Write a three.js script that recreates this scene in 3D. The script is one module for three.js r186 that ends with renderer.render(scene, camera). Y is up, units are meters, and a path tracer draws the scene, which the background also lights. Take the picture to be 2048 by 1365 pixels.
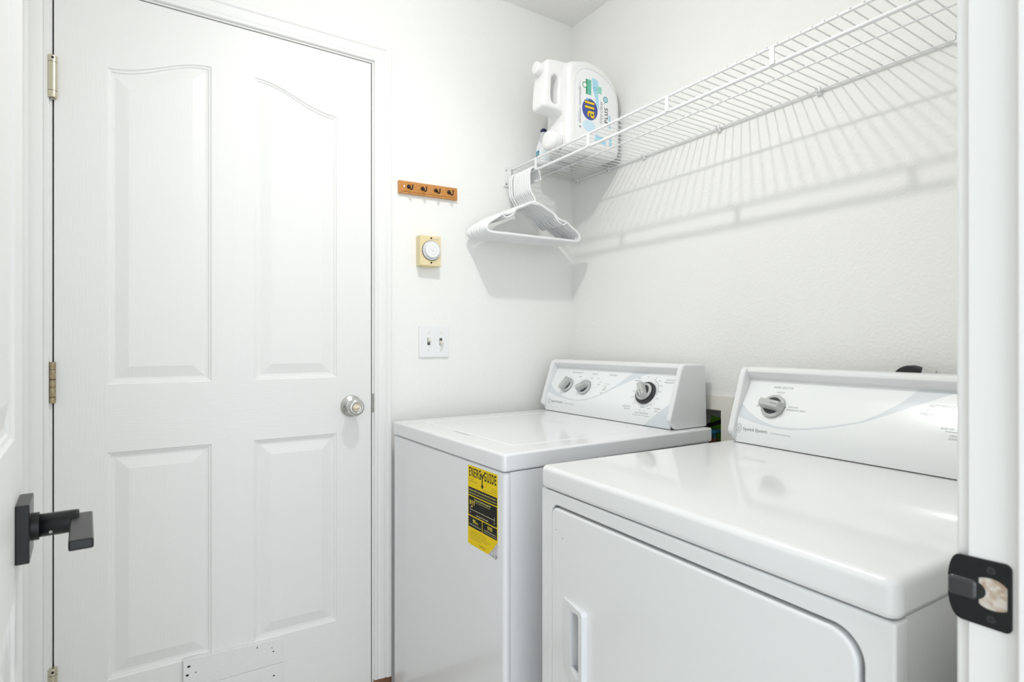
import * as THREE from 'three';
import { RoundedBoxGeometry } from 'three/addons/geometries/RoundedBoxGeometry.js';
import { mergeGeometries } from 'three/addons/utils/BufferGeometryUtils.js';
import { RectAreaLightUniformsLib } from 'three/addons/lights/RectAreaLightUniformsLib.js';

// ------------------------------------------------------------------ camera, light, exposure
const EYE = 1.165, ZB = -1.78, XR = 1.442, CEIL = 2.434, ZF = -0.198;
const renderer = new THREE.WebGLRenderer({ antialias: true });
renderer.toneMapping = THREE.LinearToneMapping;
renderer.toneMappingExposure = 0.99;
renderer.shadowMap.enabled = true;
RectAreaLightUniformsLib.init();
const scene = new THREE.Scene();
const camera = new THREE.PerspectiveCamera(2 * Math.atan(682.5 / 1135) * 180 / Math.PI, 2048 / 1365, 0.02, 30);
camera.position.set(0, EYE, 0);
camera.rotation.set(0, -Math.atan(735 / 1135), 0);
camera.setViewOffset(2048, 1365, 0, -4.5, 2048, 1365);
camera.focus = 1.7;
camera.userData.fStop = 9;

// daylight from the hallway window behind the camera
const hallDay = new THREE.RectAreaLight(new THREE.Color(0.87, 0.94, 1.0), 2.95, 2.6, 2.1);
const HWX = -0.30, HWY = 1.20, HWW = 1.32, HWH = 1.07;
hallDay.position.set(HWX, HWY, 1.87);
hallDay.lookAt(HWX, HWY, -2);
scene.add(hallDay);
const LAMP = new THREE.Vector3(0.557, 2.29, -1.01), LAMP_POWER = 0.44, LAMP_DOWN = 1.22;

// ------------------------------------------------------------------ helpers
let seed = 11;
const rnd = () => { seed = (seed * 1664525 + 1013904223) >>> 0; return seed / 4294967296; };
const V = (x, y, z) => new THREE.Vector3(x, y, z);
const used = new Map();
function numbered(n) { const k = used.get(n) ?? 0; used.set(n, k + 1); return k ? n + '_' + String(k).padStart(3, '0') : n; }
function uvBox(g) {            // uv in metres from the dominant axis of each face
  g = g.index ? g.toNonIndexed() : g;
  const p = g.attributes.position, n = g.attributes.normal, uv = new Float32Array(p.count * 2);
  for (let i = 0; i < p.count; i++) {
    const ax = Math.abs(n.getX(i)), ay = Math.abs(n.getY(i)), az = Math.abs(n.getZ(i));
    let u, v;
    if (ax >= ay && ax >= az) { u = p.getZ(i); v = p.getY(i); } else if (ay >= az) { u = p.getX(i); v = p.getZ(i); } else { u = p.getX(i); v = p.getY(i); }
    uv[2 * i] = u; uv[2 * i + 1] = v;
  }
  g.setAttribute('uv', new THREE.BufferAttribute(uv, 2));
  return g;
}
function clean(g, keepUV) {
  let q = g.index ? g.toNonIndexed() : g;
  for (const k of Object.keys(q.attributes)) if (!['position', 'normal', 'uv'].includes(k)) q.deleteAttribute(k);
  if (!q.attributes.normal) q.computeVertexNormals();
  return keepUV && q.attributes.uv ? q : uvBox(q);
}
function mesh(name, geos, material, parent, keepUV = false) {
  const list = (Array.isArray(geos) ? geos : [geos]).map((g) => clean(g, keepUV));
  const g = list.length > 1 ? mergeGeometries(list) : list[0];
  const m = new THREE.Mesh(g, material);
  m.name = parent && parent !== scene ? name : numbered(name);
  m.castShadow = m.receiveShadow = true;
  (parent ?? scene).add(m);
  return m;
}
function thing(name, label, category, pos = [0, 0, 0], turn = 0, group, kind) {
  const o = new THREE.Group();
  o.name = kind === 'structure' ? name : numbered(name);
  o.position.set(...pos); o.rotation.y = turn;
  o.userData = { label, category };
  if (group) o.userData.group = group;
  if (kind) o.userData.kind = kind;
  scene.add(o);
  return o;
}
function tag(o, label, category, kind, group) { o.userData = { label, category }; if (kind) o.userData.kind = kind; if (group) o.userData.group = group; return o; }
function smoothW(g, crease) {          // normals averaged by face area, so that large flats stay flat
  g = g.index ? g.toNonIndexed() : g;
  const p = g.attributes.position, n = p.count, fn = [], map = new Map(), lim = Math.cos(crease), a = V(), b = V(), c = V();
  const key = (i) => `${Math.round(p.getX(i) * 1e5)},${Math.round(p.getY(i) * 1e5)},${Math.round(p.getZ(i) * 1e5)}`, keys = [];
  for (let i = 0; i < n; i += 3) {
    a.fromBufferAttribute(p, i); b.fromBufferAttribute(p, i + 1); c.fromBufferAttribute(p, i + 2);
    const w = b.clone().sub(a).cross(c.clone().sub(a)), l = w.length(), f = { w, u: l > 1e-14 ? w.clone().divideScalar(l) : V(0, 0, 0), l };
    fn.push(f);
    for (let k = 0; k < 3; k++) { const q = key(i + k); keys.push(q); if (!map.has(q)) map.set(q, []); map.get(q).push(f); }
  }
  const out = new Float32Array(n * 3);
  for (let i = 0; i < n; i++) {
    const f = fn[(i / 3) | 0], s = V(0, 0, 0);
    for (const h of map.get(keys[i])) if (h.l > 1e-14 && h.u.dot(f.u) > lim) s.add(h.w);
    if (s.lengthSq() < 1e-24) s.copy(f.u);
    s.normalize(); out[3 * i] = s.x; out[3 * i + 1] = s.y; out[3 * i + 2] = s.z;
  }
  g.setAttribute('normal', new THREE.BufferAttribute(out, 3));
  return g;
}
const box = (x0, x1, y0, y1, z0, z1) => new THREE.BoxGeometry(x1 - x0, y1 - y0, z1 - z0).translate((x0 + x1) / 2, (y0 + y1) / 2, (z0 + z1) / 2);
const rbox = (x0, x1, y0, y1, z0, z1, r, s = 3) => new RoundedBoxGeometry(x1 - x0, y1 - y0, z1 - z0, s, r).translate((x0 + x1) / 2, (y0 + y1) / 2, (z0 + z1) / 2);
function cyl(a, b, r, r2 = r, seg = 20, open = false) {   // cylinder from a to b
  const d = b.clone().sub(a), g = new THREE.CylinderGeometry(r2, r, d.length(), seg, 1, open);
  g.applyQuaternion(new THREE.Quaternion().setFromUnitVectors(V(0, 1, 0), d.clone().normalize()));
  return g.translate((a.x + b.x) / 2, (a.y + b.y) / 2, (a.z + b.z) / 2);
}
const tube = (pts, r, seg = 40, rs = 10, closed = false, type = 'catmullrom', t = 0.5) => new THREE.TubeGeometry(new THREE.CatmullRomCurve3(pts, closed, type, t), seg, r, rs, closed);
const lathe = (pts, seg = 40) => new THREE.LatheGeometry(pts.map(([r, y]) => new THREE.Vector2(r, y)), seg);
function roundRect(x0, x1, y0, y1, r, P = new THREE.Shape()) {   // r: number or [bl, br, tr, tl]
  const [a, b, c, d] = Array.isArray(r) ? r : [r, r, r, r];
  P.moveTo(x0 + a, y0); P.lineTo(x1 - b, y0); if (b) P.absarc(x1 - b, y0 + b, b, -Math.PI / 2, 0);
  P.lineTo(x1, y1 - c); if (c) P.absarc(x1 - c, y1 - c, c, 0, Math.PI / 2);
  P.lineTo(x0 + d, y1); if (d) P.absarc(x0 + d, y1 - d, d, Math.PI / 2, Math.PI);
  P.lineTo(x0, y0 + a); if (a) P.absarc(x0 + a, y0 + a, a, Math.PI, 1.5 * Math.PI);
  return P;
}
const poly = (pts, P = new THREE.Shape()) => { pts.forEach(([x, y], i) => (i ? P.lineTo(x, y) : P.moveTo(x, y))); P.closePath(); return P; };
function extr(shape, depth, bevel = 0, seg = 3, curve = 16) {   // z from 0 to depth, bevel inside the outline
  if (!bevel) return new THREE.ExtrudeGeometry(shape, { depth, bevelEnabled: false, curveSegments: curve });
  const g = new THREE.ExtrudeGeometry(shape, { depth: depth - 2 * bevel, bevelEnabled: true, bevelThickness: bevel, bevelSize: bevel, bevelOffset: -bevel, bevelSegments: seg, curveSegments: curve });
  return smoothW(g.translate(0, 0, bevel), 0.7);
}
// profile in (z, y) pushed along x
function alongX(pts, x0, x1, bevel = 0, crease = 0.6) {
  const s = poly(pts.map(([z, y]) => [z, y]));
  let g;
  if (bevel) g = extr(s, x1 - x0, bevel); else g = extr(s, x1 - x0);
  // shape x -> z, extrude z -> x
  g.applyMatrix4(new THREE.Matrix4().set(0, 0, 1, x0, 0, 1, 0, 0, 1, 0, 0, 0, 0, 0, 0, 1));
  const a = g.index ? g.toNonIndexed() : g, p = a.attributes.position.array;   // mirrored: turn the faces round
  for (let i = 0; i < p.length; i += 9) for (let k = 0; k < 3; k++) { const t = p[i + 3 + k]; p[i + 3 + k] = p[i + 6 + k]; p[i + 6 + k] = t; }
  a.deleteAttribute('normal'); a.computeVertexNormals();
  return smoothW(a, crease);
}

// ------------------------------------------------------------------ textures
function noiseTile(n, cells) {           // tileable value noise, 0..1
  const g = new Float32Array(cells * cells).map(() => rnd()), o = new Float32Array(n * n), s = (t) => t * t * (3 - 2 * t);
  for (let y = 0; y < n; y++) for (let x = 0; x < n; x++) {
    const fx = x / n * cells, fy = y / n * cells, i = Math.floor(fx), j = Math.floor(fy), a = s(fx - i), b = s(fy - j), i1 = (i + 1) % cells, j1 = (j + 1) % cells;
    o[y * n + x] = (g[j * cells + i] * (1 - a) + g[j * cells + i1] * a) * (1 - b) + (g[j1 * cells + i] * (1 - a) + g[j1 * cells + i1] * a) * b;
  }
  return o;
}
function dataTex(n, fn, repeat, srgb = false) {
  const d = new Uint8Array(n * n * 4);
  for (let i = 0; i < n * n; i++) { const c = fn(i); const q = Array.isArray(c) ? c : [c, c, c]; for (let k = 0; k < 3; k++) d[4 * i + k] = Math.max(0, Math.min(255, q[k] * 255)); d[4 * i + 3] = 255; }
  const t = new THREE.DataTexture(d, n, n);
  t.wrapS = t.wrapT = THREE.RepeatWrapping; t.magFilter = THREE.LinearFilter; t.minFilter = THREE.LinearMipmapLinearFilter; t.generateMipmaps = true;
  t.repeat.set(...(Array.isArray(repeat) ? repeat : [repeat, repeat])); if (srgb) t.colorSpace = THREE.SRGBColorSpace; t.needsUpdate = true;
  return t;
}
const n1 = noiseTile(512, 64), n2 = noiseTile(512, 24), n3 = noiseTile(512, 128), n4 = noiseTile(512, 6);
const peelTex = dataTex(512, (i) => 0.25 + 0.45 * Math.max(0, n1[i] * 0.65 + n2[i] * 0.35 - 0.3) * 1.6 + 0.1 * n3[i], 1 / 0.33);
const grainLine = noiseTile(512, 128);
const grainTex = dataTex(512, (i) => { const x = i % 512, y = (i / 512) | 0; const s = Math.floor(y / 14) % 512; return 0.35 + 0.5 * grainLine[s * 512 + x] * (0.6 + 0.4 * n2[i]) ; }, 1 / 0.28);
const grainTexH = grainTex.clone(); grainTexH.rotation = Math.PI / 2; grainTexH.needsUpdate = true;
const roughPaintTex = dataTex(512, (i) => 0.55 * n2[i] + 0.25 * n1[i] + 0.2 * n3[i], 1 / 0.12);
const woodTex = dataTex(512, (i) => {
  const x = i % 512, y = (i / 512) | 0, s = (y * 512 + ((x / 10) | 0)) % (512 * 512);
  const t = 0.5 * n3[s] + 0.3 * grainLine[s] + 0.2 * n4[i];
  return [0.70 + 0.2 * t, 0.46 + 0.18 * t, 0.22 + 0.12 * t];
}, 1 / 0.14, true);
const floorTex = dataTex(512, (i) => {
  const x = i % 512, y = (i / 512) | 0, s = (y * 512 + ((x / 16) | 0)) % (512 * 512), t = 0.6 * n3[s] + 0.4 * n2[i];
  return [0.80 + 0.10 * t, 0.78 + 0.10 * t, 0.75 + 0.10 * t];
}, 1 / 0.5, true);
const metalTex = dataTex(512, (i) => 0.25 + 0.35 * n1[i] + 0.2 * n3[i], 1 / 0.03);
const tarnishTex = dataTex(512, (i) => { const t = n1[i] * 0.6 + n2[i] * 0.4; return t > 0.62 ? [0.60, 0.44, 0.30] : [0.72 - 0.1 * t, 0.68 - 0.1 * t, 0.58 - 0.12 * t]; }, 1 / 0.05, true);
const rawTex = dataTex(256, (i) => { const x = i % 256, y = (i / 256) | 0, t = n2[(y * 2) * 512 + x * 2] * 0.6 + n1[(y * 2) * 512 + x * 2] * 0.4; const q = Math.max(0, Math.min(1, (t - 0.30) / 0.25)); return [0.74 + 0.12 * q, 0.65 + 0.18 * q, 0.57 + 0.22 * q]; }, 1 / 0.16, true);
function canvasTex(w, h, draw) {
  const c = document.createElement('canvas'); c.width = w; c.height = h;
  draw(c.getContext('2d'), w, h);
  const t = new THREE.CanvasTexture(c); t.colorSpace = THREE.SRGBColorSpace; t.anisotropy = 8;
  return t;
}

// ------------------------------------------------------------------ materials
const std = (c, rough, o = {}) => new THREE.MeshStandardMaterial({ color: new THREE.Color(...c), roughness: rough, ...o });
const phys = (c, rough, o = {}) => new THREE.MeshPhysicalMaterial({ color: new THREE.Color(...c), roughness: rough, ...o });
const M = {
  wall: std([0.92, 0.923, 0.90], 0.75, { bumpMap: peelTex, bumpScale: 0.0009 }),
  ceiling: std([0.95, 0.95, 0.94], 0.9, { bumpMap: peelTex, bumpScale: 0.0013 }),
  trim: phys([0.89, 0.89, 0.88], 0.42, {}),
  door: phys([0.885, 0.885, 0.875], 0.45, { bumpMap: grainTex, bumpScale: 0.00035 }),
  doorH: phys([0.885, 0.885, 0.875], 0.45, { bumpMap: grainTexH, bumpScale: 0.00035 }),
  doorPanel: phys([0.885, 0.885, 0.875], 0.45, { bumpMap: grainTex, bumpScale: 0.0002 }),
  patch: std([0.87, 0.87, 0.87], 0.6, { bumpMap: roughPaintTex, bumpScale: 0.0007 }),
  enamel: phys([0.89, 0.90, 0.915], 0.32, { clearcoat: 0.7, clearcoatRoughness: 0.07 }),
  enamelDry: phys([0.89, 0.90, 0.905], 0.30, { clearcoat: 0.8, clearcoatRoughness: 0.06 }),
  plastic: phys([0.87, 0.88, 0.89], 0.35, { clearcoat: 0.25, clearcoatRoughness: 0.2 }),
  knobGrey: std([0.56, 0.58, 0.57], 0.45),
  knobDark: std([0.035, 0.037, 0.042], 0.4),
  gap: std([0.06, 0.06, 0.06], 0.9),
  shelf: phys([0.87, 0.875, 0.88], 0.35, { clearcoat: 0.3, clearcoatRoughness: 0.2 }),
  hanger: phys([0.88, 0.89, 0.895], 0.4),
  jug: phys([0.90, 0.90, 0.895], 0.38),
  nickel: std([0.60, 0.60, 0.59], 0.28, { metalness: 1 }),
  champagne: std([0.80, 0.70, 0.57], 0.35, { metalness: 0.6 }),
  hinge: std([0.64, 0.60, 0.47], 0.33, { metalness: 0.9 }),
  hingeOld: std([1, 1, 1], 0.45, { metalness: 0.6, map: tarnishTex }),
  darkHole: std([0.02, 0.02, 0.02], 0.8),
  rust: std([0.10, 0.055, 0.03], 0.8),
  zinc: std([0.42, 0.41, 0.39], 0.5, { metalness: 0.8, roughnessMap: metalTex }),
  black: phys([0.005, 0.0055, 0.007], 0.30, { specularIntensity: 0.8 }),
  blackSatin: phys([0.02, 0.021, 0.025], 0.28, { clearcoat: 0.6, clearcoatRoughness: 0.2 }),
  blackScrew: phys([0.03, 0.03, 0.033], 0.35, { specularIntensity: 1 }),
  oak: phys([1, 1, 1], 0.42, { map: woodTex, clearcoat: 0.3, clearcoatRoughness: 0.3 }),
  bronze: std([0.055, 0.035, 0.024], 0.35, { metalness: 0.7 }),
  cream: phys([0.83, 0.71, 0.43], 0.45),
  plate: phys([0.89, 0.905, 0.915], 0.4),
  toggle: std([0.80, 0.78, 0.70], 0.4),
  slot: std([0.10, 0.10, 0.085], 0.7),
  floor: phys([1, 1, 1], 0.5, { map: floorTex }),
  redWood: std([0.24, 0.115, 0.06], 0.6, { bumpMap: grainTex, bumpScale: 0.0004 }),
  navy: std([0.012, 0.02, 0.09], 0.4),
  capWhite: phys([0.86, 0.87, 0.90], 0.35),
  boxPlastic: std([0.86, 0.845, 0.78], 0.5),
  green: std([0.20, 0.62, 0.05], 0.6),
  blueHandle: std([0.06, 0.34, 0.68], 0.4),
  brass: std([0.42, 0.21, 0.11], 0.4, { metalness: 0.5 }),
  rubber: std([0.012, 0.011, 0.014], 0.5),
  tagPaper: std([0.72, 0.71, 0.70], 0.7),
};

// ------------------------------------------------------------------ room shell
const S = 'structure';
const HX0 = -1.75, HX1 = 1.75, HZ = 1.95, XL = -0.33, WT = 0.115;
tag(mesh('floor', box(HX0 - WT, XR + 0.4, -0.06, 0, ZB - 0.15, HZ + WT), M.floor), 'pale wood look floor of laundry and hallway', 'floor', S);
tag(mesh('ceiling', box(HX0 - WT, HX1 + WT, CEIL, CEIL + 0.08, ZB - 0.15, HZ + WT), M.ceiling), 'white textured ceiling above the wire shelf', 'ceiling', S);
// back wall with the panelled door's opening
const DX0 = -0.1864, DX1 = 0.6115, DY0 = 0.033, DY1 = 2.0645, JG = 0.0035, JT = 0.019;
{
  const s = poly([[XL - WT, 0], [XR + WT, 0], [XR + WT, CEIL], [XL - WT, CEIL]]);
  s.holes.push(poly([[DX0 - JG - JT, -0.001], [DX0 - JG - JT, DY1 + JG + JT], [DX1 + JG + JT, DY1 + JG + JT], [DX1 + JG + JT, -0.001]], new THREE.Path()));
  // an opening that reaches the floor: cut as a notch
  const n = poly([[XL - WT, 0], [DX0 - JG - JT, 0], [DX0 - JG - JT, DY1 + JG + JT], [DX1 + JG + JT, DY1 + JG + JT], [DX1 + JG + JT, 0], [XR + WT, 0], [XR + WT, CEIL], [XL - WT, CEIL]]);
  tag(mesh('wall_back', extr(n, WT).translate(0, 0, ZB - WT), M.wall), 'off white textured wall around the panelled door', 'wall', S);
}
// right wall with the recess of the valve box
const BZ0 = -1.33, BZ1 = -1.077, BY0 = 0.70, BY1 = 0.966;
{
  const s = poly([[ZB, 0], [ZF, 0], [ZF, CEIL], [ZB, CEIL]]);
  s.holes.push(poly([[BZ0, BY0], [BZ1, BY0], [BZ1, BY1], [BZ0, BY1]], new THREE.Path()));
  const g = extr(s, WT); g.rotateY(-Math.PI / 2);   // shape x -> world z, depth -> world -x
  tag(mesh('wall_right', g.translate(XR + WT, 0, 0), M.wall), 'off white textured wall behind the two machines', 'wall', S);
}
tag(mesh('wall_left', box(XL - WT, XL, 0, CEIL, ZB, ZF), M.wall), 'off white wall behind the open white door', 'wall', S);
// front wall with the doorway the camera looks through
const EX0 = -0.113, EX1 = 0.600, EY1 = 2.045, ZH = ZF + WT;
{
  const n = poly([[HX0, 0], [EX0 - JT, 0], [EX0 - JT, EY1 + JT], [EX1 + JT, EY1 + JT], [EX1 + JT, 0], [HX1, 0], [HX1, CEIL], [HX0, CEIL]]);
  tag(mesh('wall_front', extr(n, WT).translate(0, 0, ZF), M.wall), 'white wall that holds the doorway beside the dryer', 'wall', S);
}
tag(mesh('wall_hall_left', box(HX0 - WT, HX0, 0, CEIL, ZF, HZ), M.wall), 'white hallway wall on the left behind the camera', 'wall', S);
tag(mesh('wall_hall_right', box(HX1, HX1 + WT, 0, CEIL, ZF, HZ), M.wall), 'white hallway wall on the right behind the camera', 'wall', S);
{
  const s = poly([[HX0 - WT, 0], [HX1 + WT, 0], [HX1 + WT, CEIL], [HX0 - WT, CEIL]]);
  s.holes.push(poly([[HWX - HWW, HWY - HWH], [HWX + HWW, HWY - HWH], [HWX + HWW, HWY + HWH], [HWX - HWW, HWY + HWH]], new THREE.Path()));
  tag(mesh('wall_hall_back', extr(s, WT).translate(0, 0, HZ), M.wall), 'white hallway wall with the window behind the camera', 'wall', S);
  const w = thing('window_1', 'tall glazed hallway opening full of daylight behind the camera', 'window', [HWX, HWY, HZ], 0, null, S);
  const glow = new THREE.MeshStandardMaterial({ color: 0x222222, emissive: new THREE.Color(0.87, 0.94, 1.0), emissiveIntensity: 0.52, roughness: 0.9 });
  const a = HWW, b = HWH, f = 0.03;
  mesh('pane', box(-a + f, -0.015, -b + f, b - f, 0.03, 0.036), glow, w);
  mesh('pane', box(0.015, a - f, -b + f, b - f, 0.03, 0.036), glow, w);
  mesh('window_frame', [box(-a, a, b - f, b, 0, 0.08), box(-a, a, -b, -b + f, 0, 0.08), box(-a, -a + f, -b + f, b - f, 0, 0.08), box(a - f, a, -b + f, b - f, 0, 0.08), box(-0.02, 0.02, -b + f, b - f, 0, 0.08)], M.trim, w);
}
// baseboards
tag(mesh('baseboard_back', rbox(DX1 + 0.085, XR, 0, 0.128, ZB, ZB + 0.012, 0.004), M.trim), 'white baseboard behind the washer', 'baseboard', S);
tag(mesh('baseboard_right', rbox(XR - 0.012, XR, 0, 0.128, ZB + 0.012, ZF, 0.004), M.trim), 'white baseboard along the wall behind the machines', 'baseboard', S);
tag(mesh('baseboard_left', rbox(XL, XL + 0.012, 0, 0.128, ZB, ZF, 0.004), M.trim), 'white baseboard behind the open door', 'baseboard', S);

// casing swept round an opening, mitred; profile points are (outwards, thickness)
const CAS = [[0, 0], [0, 0.0085], [0.002, 0.0105], [0.009, 0.0105], [0.0115, 0.0085], [0.014, 0.0105], [0.030, 0.0135], [0.038, 0.0125], [0.041, 0.0155], [0.044, 0.0168], [0.053, 0.0168], [0.057, 0.0145], [0.057, 0]];
function casingGeo(x0, x1, y0, y1, z, dir) {
  const ring = (k) => CAS.map(([o, t]) => { const xs = [x0 - o, x0 - o, x1 + o, x1 + o][k], ys = [y0, y1 + o, y1 + o, y0][k]; return [xs, ys, z + dir * t]; });
  const R = [0, 1, 2, 3].map(ring), out = [];
  for (let k = 0; k < 3; k++) {
    const pos = [];
    for (let i = 0; i < CAS.length - 1; i++) {
      const a = R[k][i], b = R[k][i + 1], c = R[k + 1][i + 1], d = R[k + 1][i];
      const q = dir > 0 ? [a, d, c, a, c, b] : [a, c, d, a, b, c];
      q.forEach((p) => pos.push(...p));
    }
    const g = new THREE.BufferGeometry(); g.setAttribute('position', new THREE.Float32BufferAttribute(pos, 3)); g.computeVertexNormals();
    out.push(smoothW(g, 0.5));
  }
  return out;
}
function casing(parent, x0, x1, y0, y1, z, dir) { for (const g of casingGeo(x0, x1, y0, y1, z, dir)) mesh('casing', g, M.trim, parent); }

// frame of the panelled door
{
  const t = thing('trim_1', 'white moulded casing and frame around the panelled door', 'door frame', [0, 0, 0], 0, null, S);
  const a = DX0 - JG, b = DX1 + JG, top = DY1 + JG;
  mesh('jamb', box(a - JT, a, 0.03, top + JT, ZB - WT, ZB + 0.001), M.trim, t);
  mesh('jamb', box(b, b + JT, 0.03, top + JT, ZB - WT, ZB + 0.001), M.trim, t);
  mesh('jamb', box(a, b, top, top + JT, ZB - WT, ZB + 0.001), M.trim, t);
  mesh('door_stop', [box(a, a + 0.012, 0.03, top, ZB - 0.09, ZB - 0.038), box(b - 0.012, b, 0.03, top, ZB - 0.09, ZB - 0.038), box(a, b, top - 0.012, top, ZB - 0.09, ZB - 0.038)], M.gap, t);
  casing(t, a - 0.0055, b + 0.0055, 0.081, top + 0.0055, ZB, 1);
  mesh('strike_plate', [rbox(b + 0.0002, b + 0.0052, 0.943, 1.003, ZB - 0.03, ZB + 0.0022, 0.0008), box(b + 0.0008, b + 0.0056, 0.9425, 0.958, ZB, ZB + 0.003)], M.zinc, t).userData = { label: 'tarnished metal latch strike on the frame' };
  // sill seen under the end of the casing
}
tag(mesh('trim_2', [rbox(DX0 - 0.08, DX1 + 0.08, 0, 0.031, ZB - 0.10, ZB + 0.03, 0.004), box(DX1 + 0.008, DX1 + 0.066, 0.031, 0.0805, ZB, ZB + 0.010), box(DX0 - 0.066, DX0 - 0.008, 0.031, 0.0805, ZB, ZB + 0.010)], M.redWood), 'dark reddish wood threshold under the panelled door', 'threshold', S);

// ------------------------------------------------------------------ moulded four-panel door (front face at z = 0, body behind it)
const PT = 0.035;
function panelGeo(x0, x1, y0, top, steps) {      // rings stepping in from the outline; top(t) is the upper edge
  const N = 22, rings = [];
  const ring = (d, z) => {
    const r = [], xa = x0 + d, xb = x1 - d;
    for (let i = 0; i <= 6; i++) r.push([xa + (xb - xa) * i / 6, y0 + d, z]);
    for (let i = 0; i <= N; i++) { const s = 1 - i / N; r.push([xa + (xb - xa) * s, top(s) - d, z]); }
    return r;
  };
  for (const [d, z] of steps) rings.push(ring(d, z));
  const pos = [], put = (...p) => p.forEach((q) => pos.push(...q)), n = rings[0].length;
  for (let k = 0; k < rings.length - 1; k++) for (let i = 0; i < n; i++) {
    const j = (i + 1) % n, a = rings[k][i], b = rings[k][j], c = rings[k + 1][j], e = rings[k + 1][i];
    put(a, b, c, a, c, e);
  }
  const L = rings[rings.length - 1], cx = (x0 + x1) / 2, cy = (y0 + (top(0) + top(1)) / 2) / 2, ce = [cx, cy, L[0][2]];
  for (let i = 0; i < n; i++) put(ce, L[i], L[(i + 1) % n]);
  const g = new THREE.BufferGeometry(); g.setAttribute('position', new THREE.Float32BufferAttribute(pos, 3)); g.computeVertexNormals();
  return smoothW(g, 0.09);
}
function mirrored(g) {            // the same on the door's other face
  const h = g.clone(), p = h.attributes.position.array;
  for (let i = 2; i < p.length; i += 3) p[i] = -PT - p[i];
  for (let i = 0; i < p.length; i += 9) for (let k = 0; k < 3; k++) { const t = p[i + 3 + k]; p[i + 3 + k] = p[i + 6 + k]; p[i + 6 + k] = t; }
  h.deleteAttribute('normal'); h.computeVertexNormals();
  return smoothW(h, 0.09);
}
function makeDoor(parent, w, h, y0) {
  const k = w / 0.798, XS = [[0.1066 * k, 0.3434 * k], [0.4528 * k, 0.6891 * k]];
  const yA = 0.301 - y0, yB = 0.8845 - y0, yC = 1.0590 - y0, yD = 1.871 - y0, rise = 0.0635;
  const S1 = (t) => yD + rise * (1 - Math.cos(Math.PI * t)) / 2, S2 = (t) => S1(1 - t);
  const steps = [[0, 0], [0.0025, -0.0032], [0.007, -0.0042], [0.0085, -0.0068], [0.014, -0.0074], [0.0165, -0.0074], [0.044, -0.0012], [0.0455, -0.0008]];
  const vert = [box(0, XS[0][0], 0, h, -PT, 0), box(XS[1][1], w, 0, h, -PT, 0), box(XS[0][1], XS[1][0], yA, yB, -PT, 0), box(XS[0][1], XS[1][0], yC, yD + rise, -PT, 0)];
  mesh('stile', vert[0], M.door, parent); mesh('stile', vert[1], M.door, parent); mesh('stile', [vert[2]], M.door, parent); mesh('stile', [vert[3]], M.door, parent);
  mesh('rail', box(XS[0][0], XS[1][1], 0, yA, -PT, 0), M.doorH, parent);
  mesh('rail', box(XS[0][0], XS[1][1], yB, yC, -PT, 0), M.doorH, parent);
  const pts = [[XS[0][0], h], [XS[0][0], yD]];
  for (let i = 1; i <= 22; i++) pts.push([XS[0][0] + (XS[0][1] - XS[0][0]) * i / 22, S1(i / 22)]);
  for (let i = 0; i <= 22; i++) pts.push([XS[1][0] + (XS[1][1] - XS[1][0]) * i / 22, S2(i / 22)]);
  pts.push([XS[1][1], h]);
  mesh('rail', extr(poly(pts), PT).translate(0, 0, -PT), M.doorH, parent);
  for (const [i, [a, b]] of XS.entries()) {
    for (const g of [panelGeo(a, b, yC, i ? S2 : S1, steps), panelGeo(a, b, yA, () => yB, steps)]) mesh('panel', [g, mirrored(g)], M.doorPanel, parent);
  }
}
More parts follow.
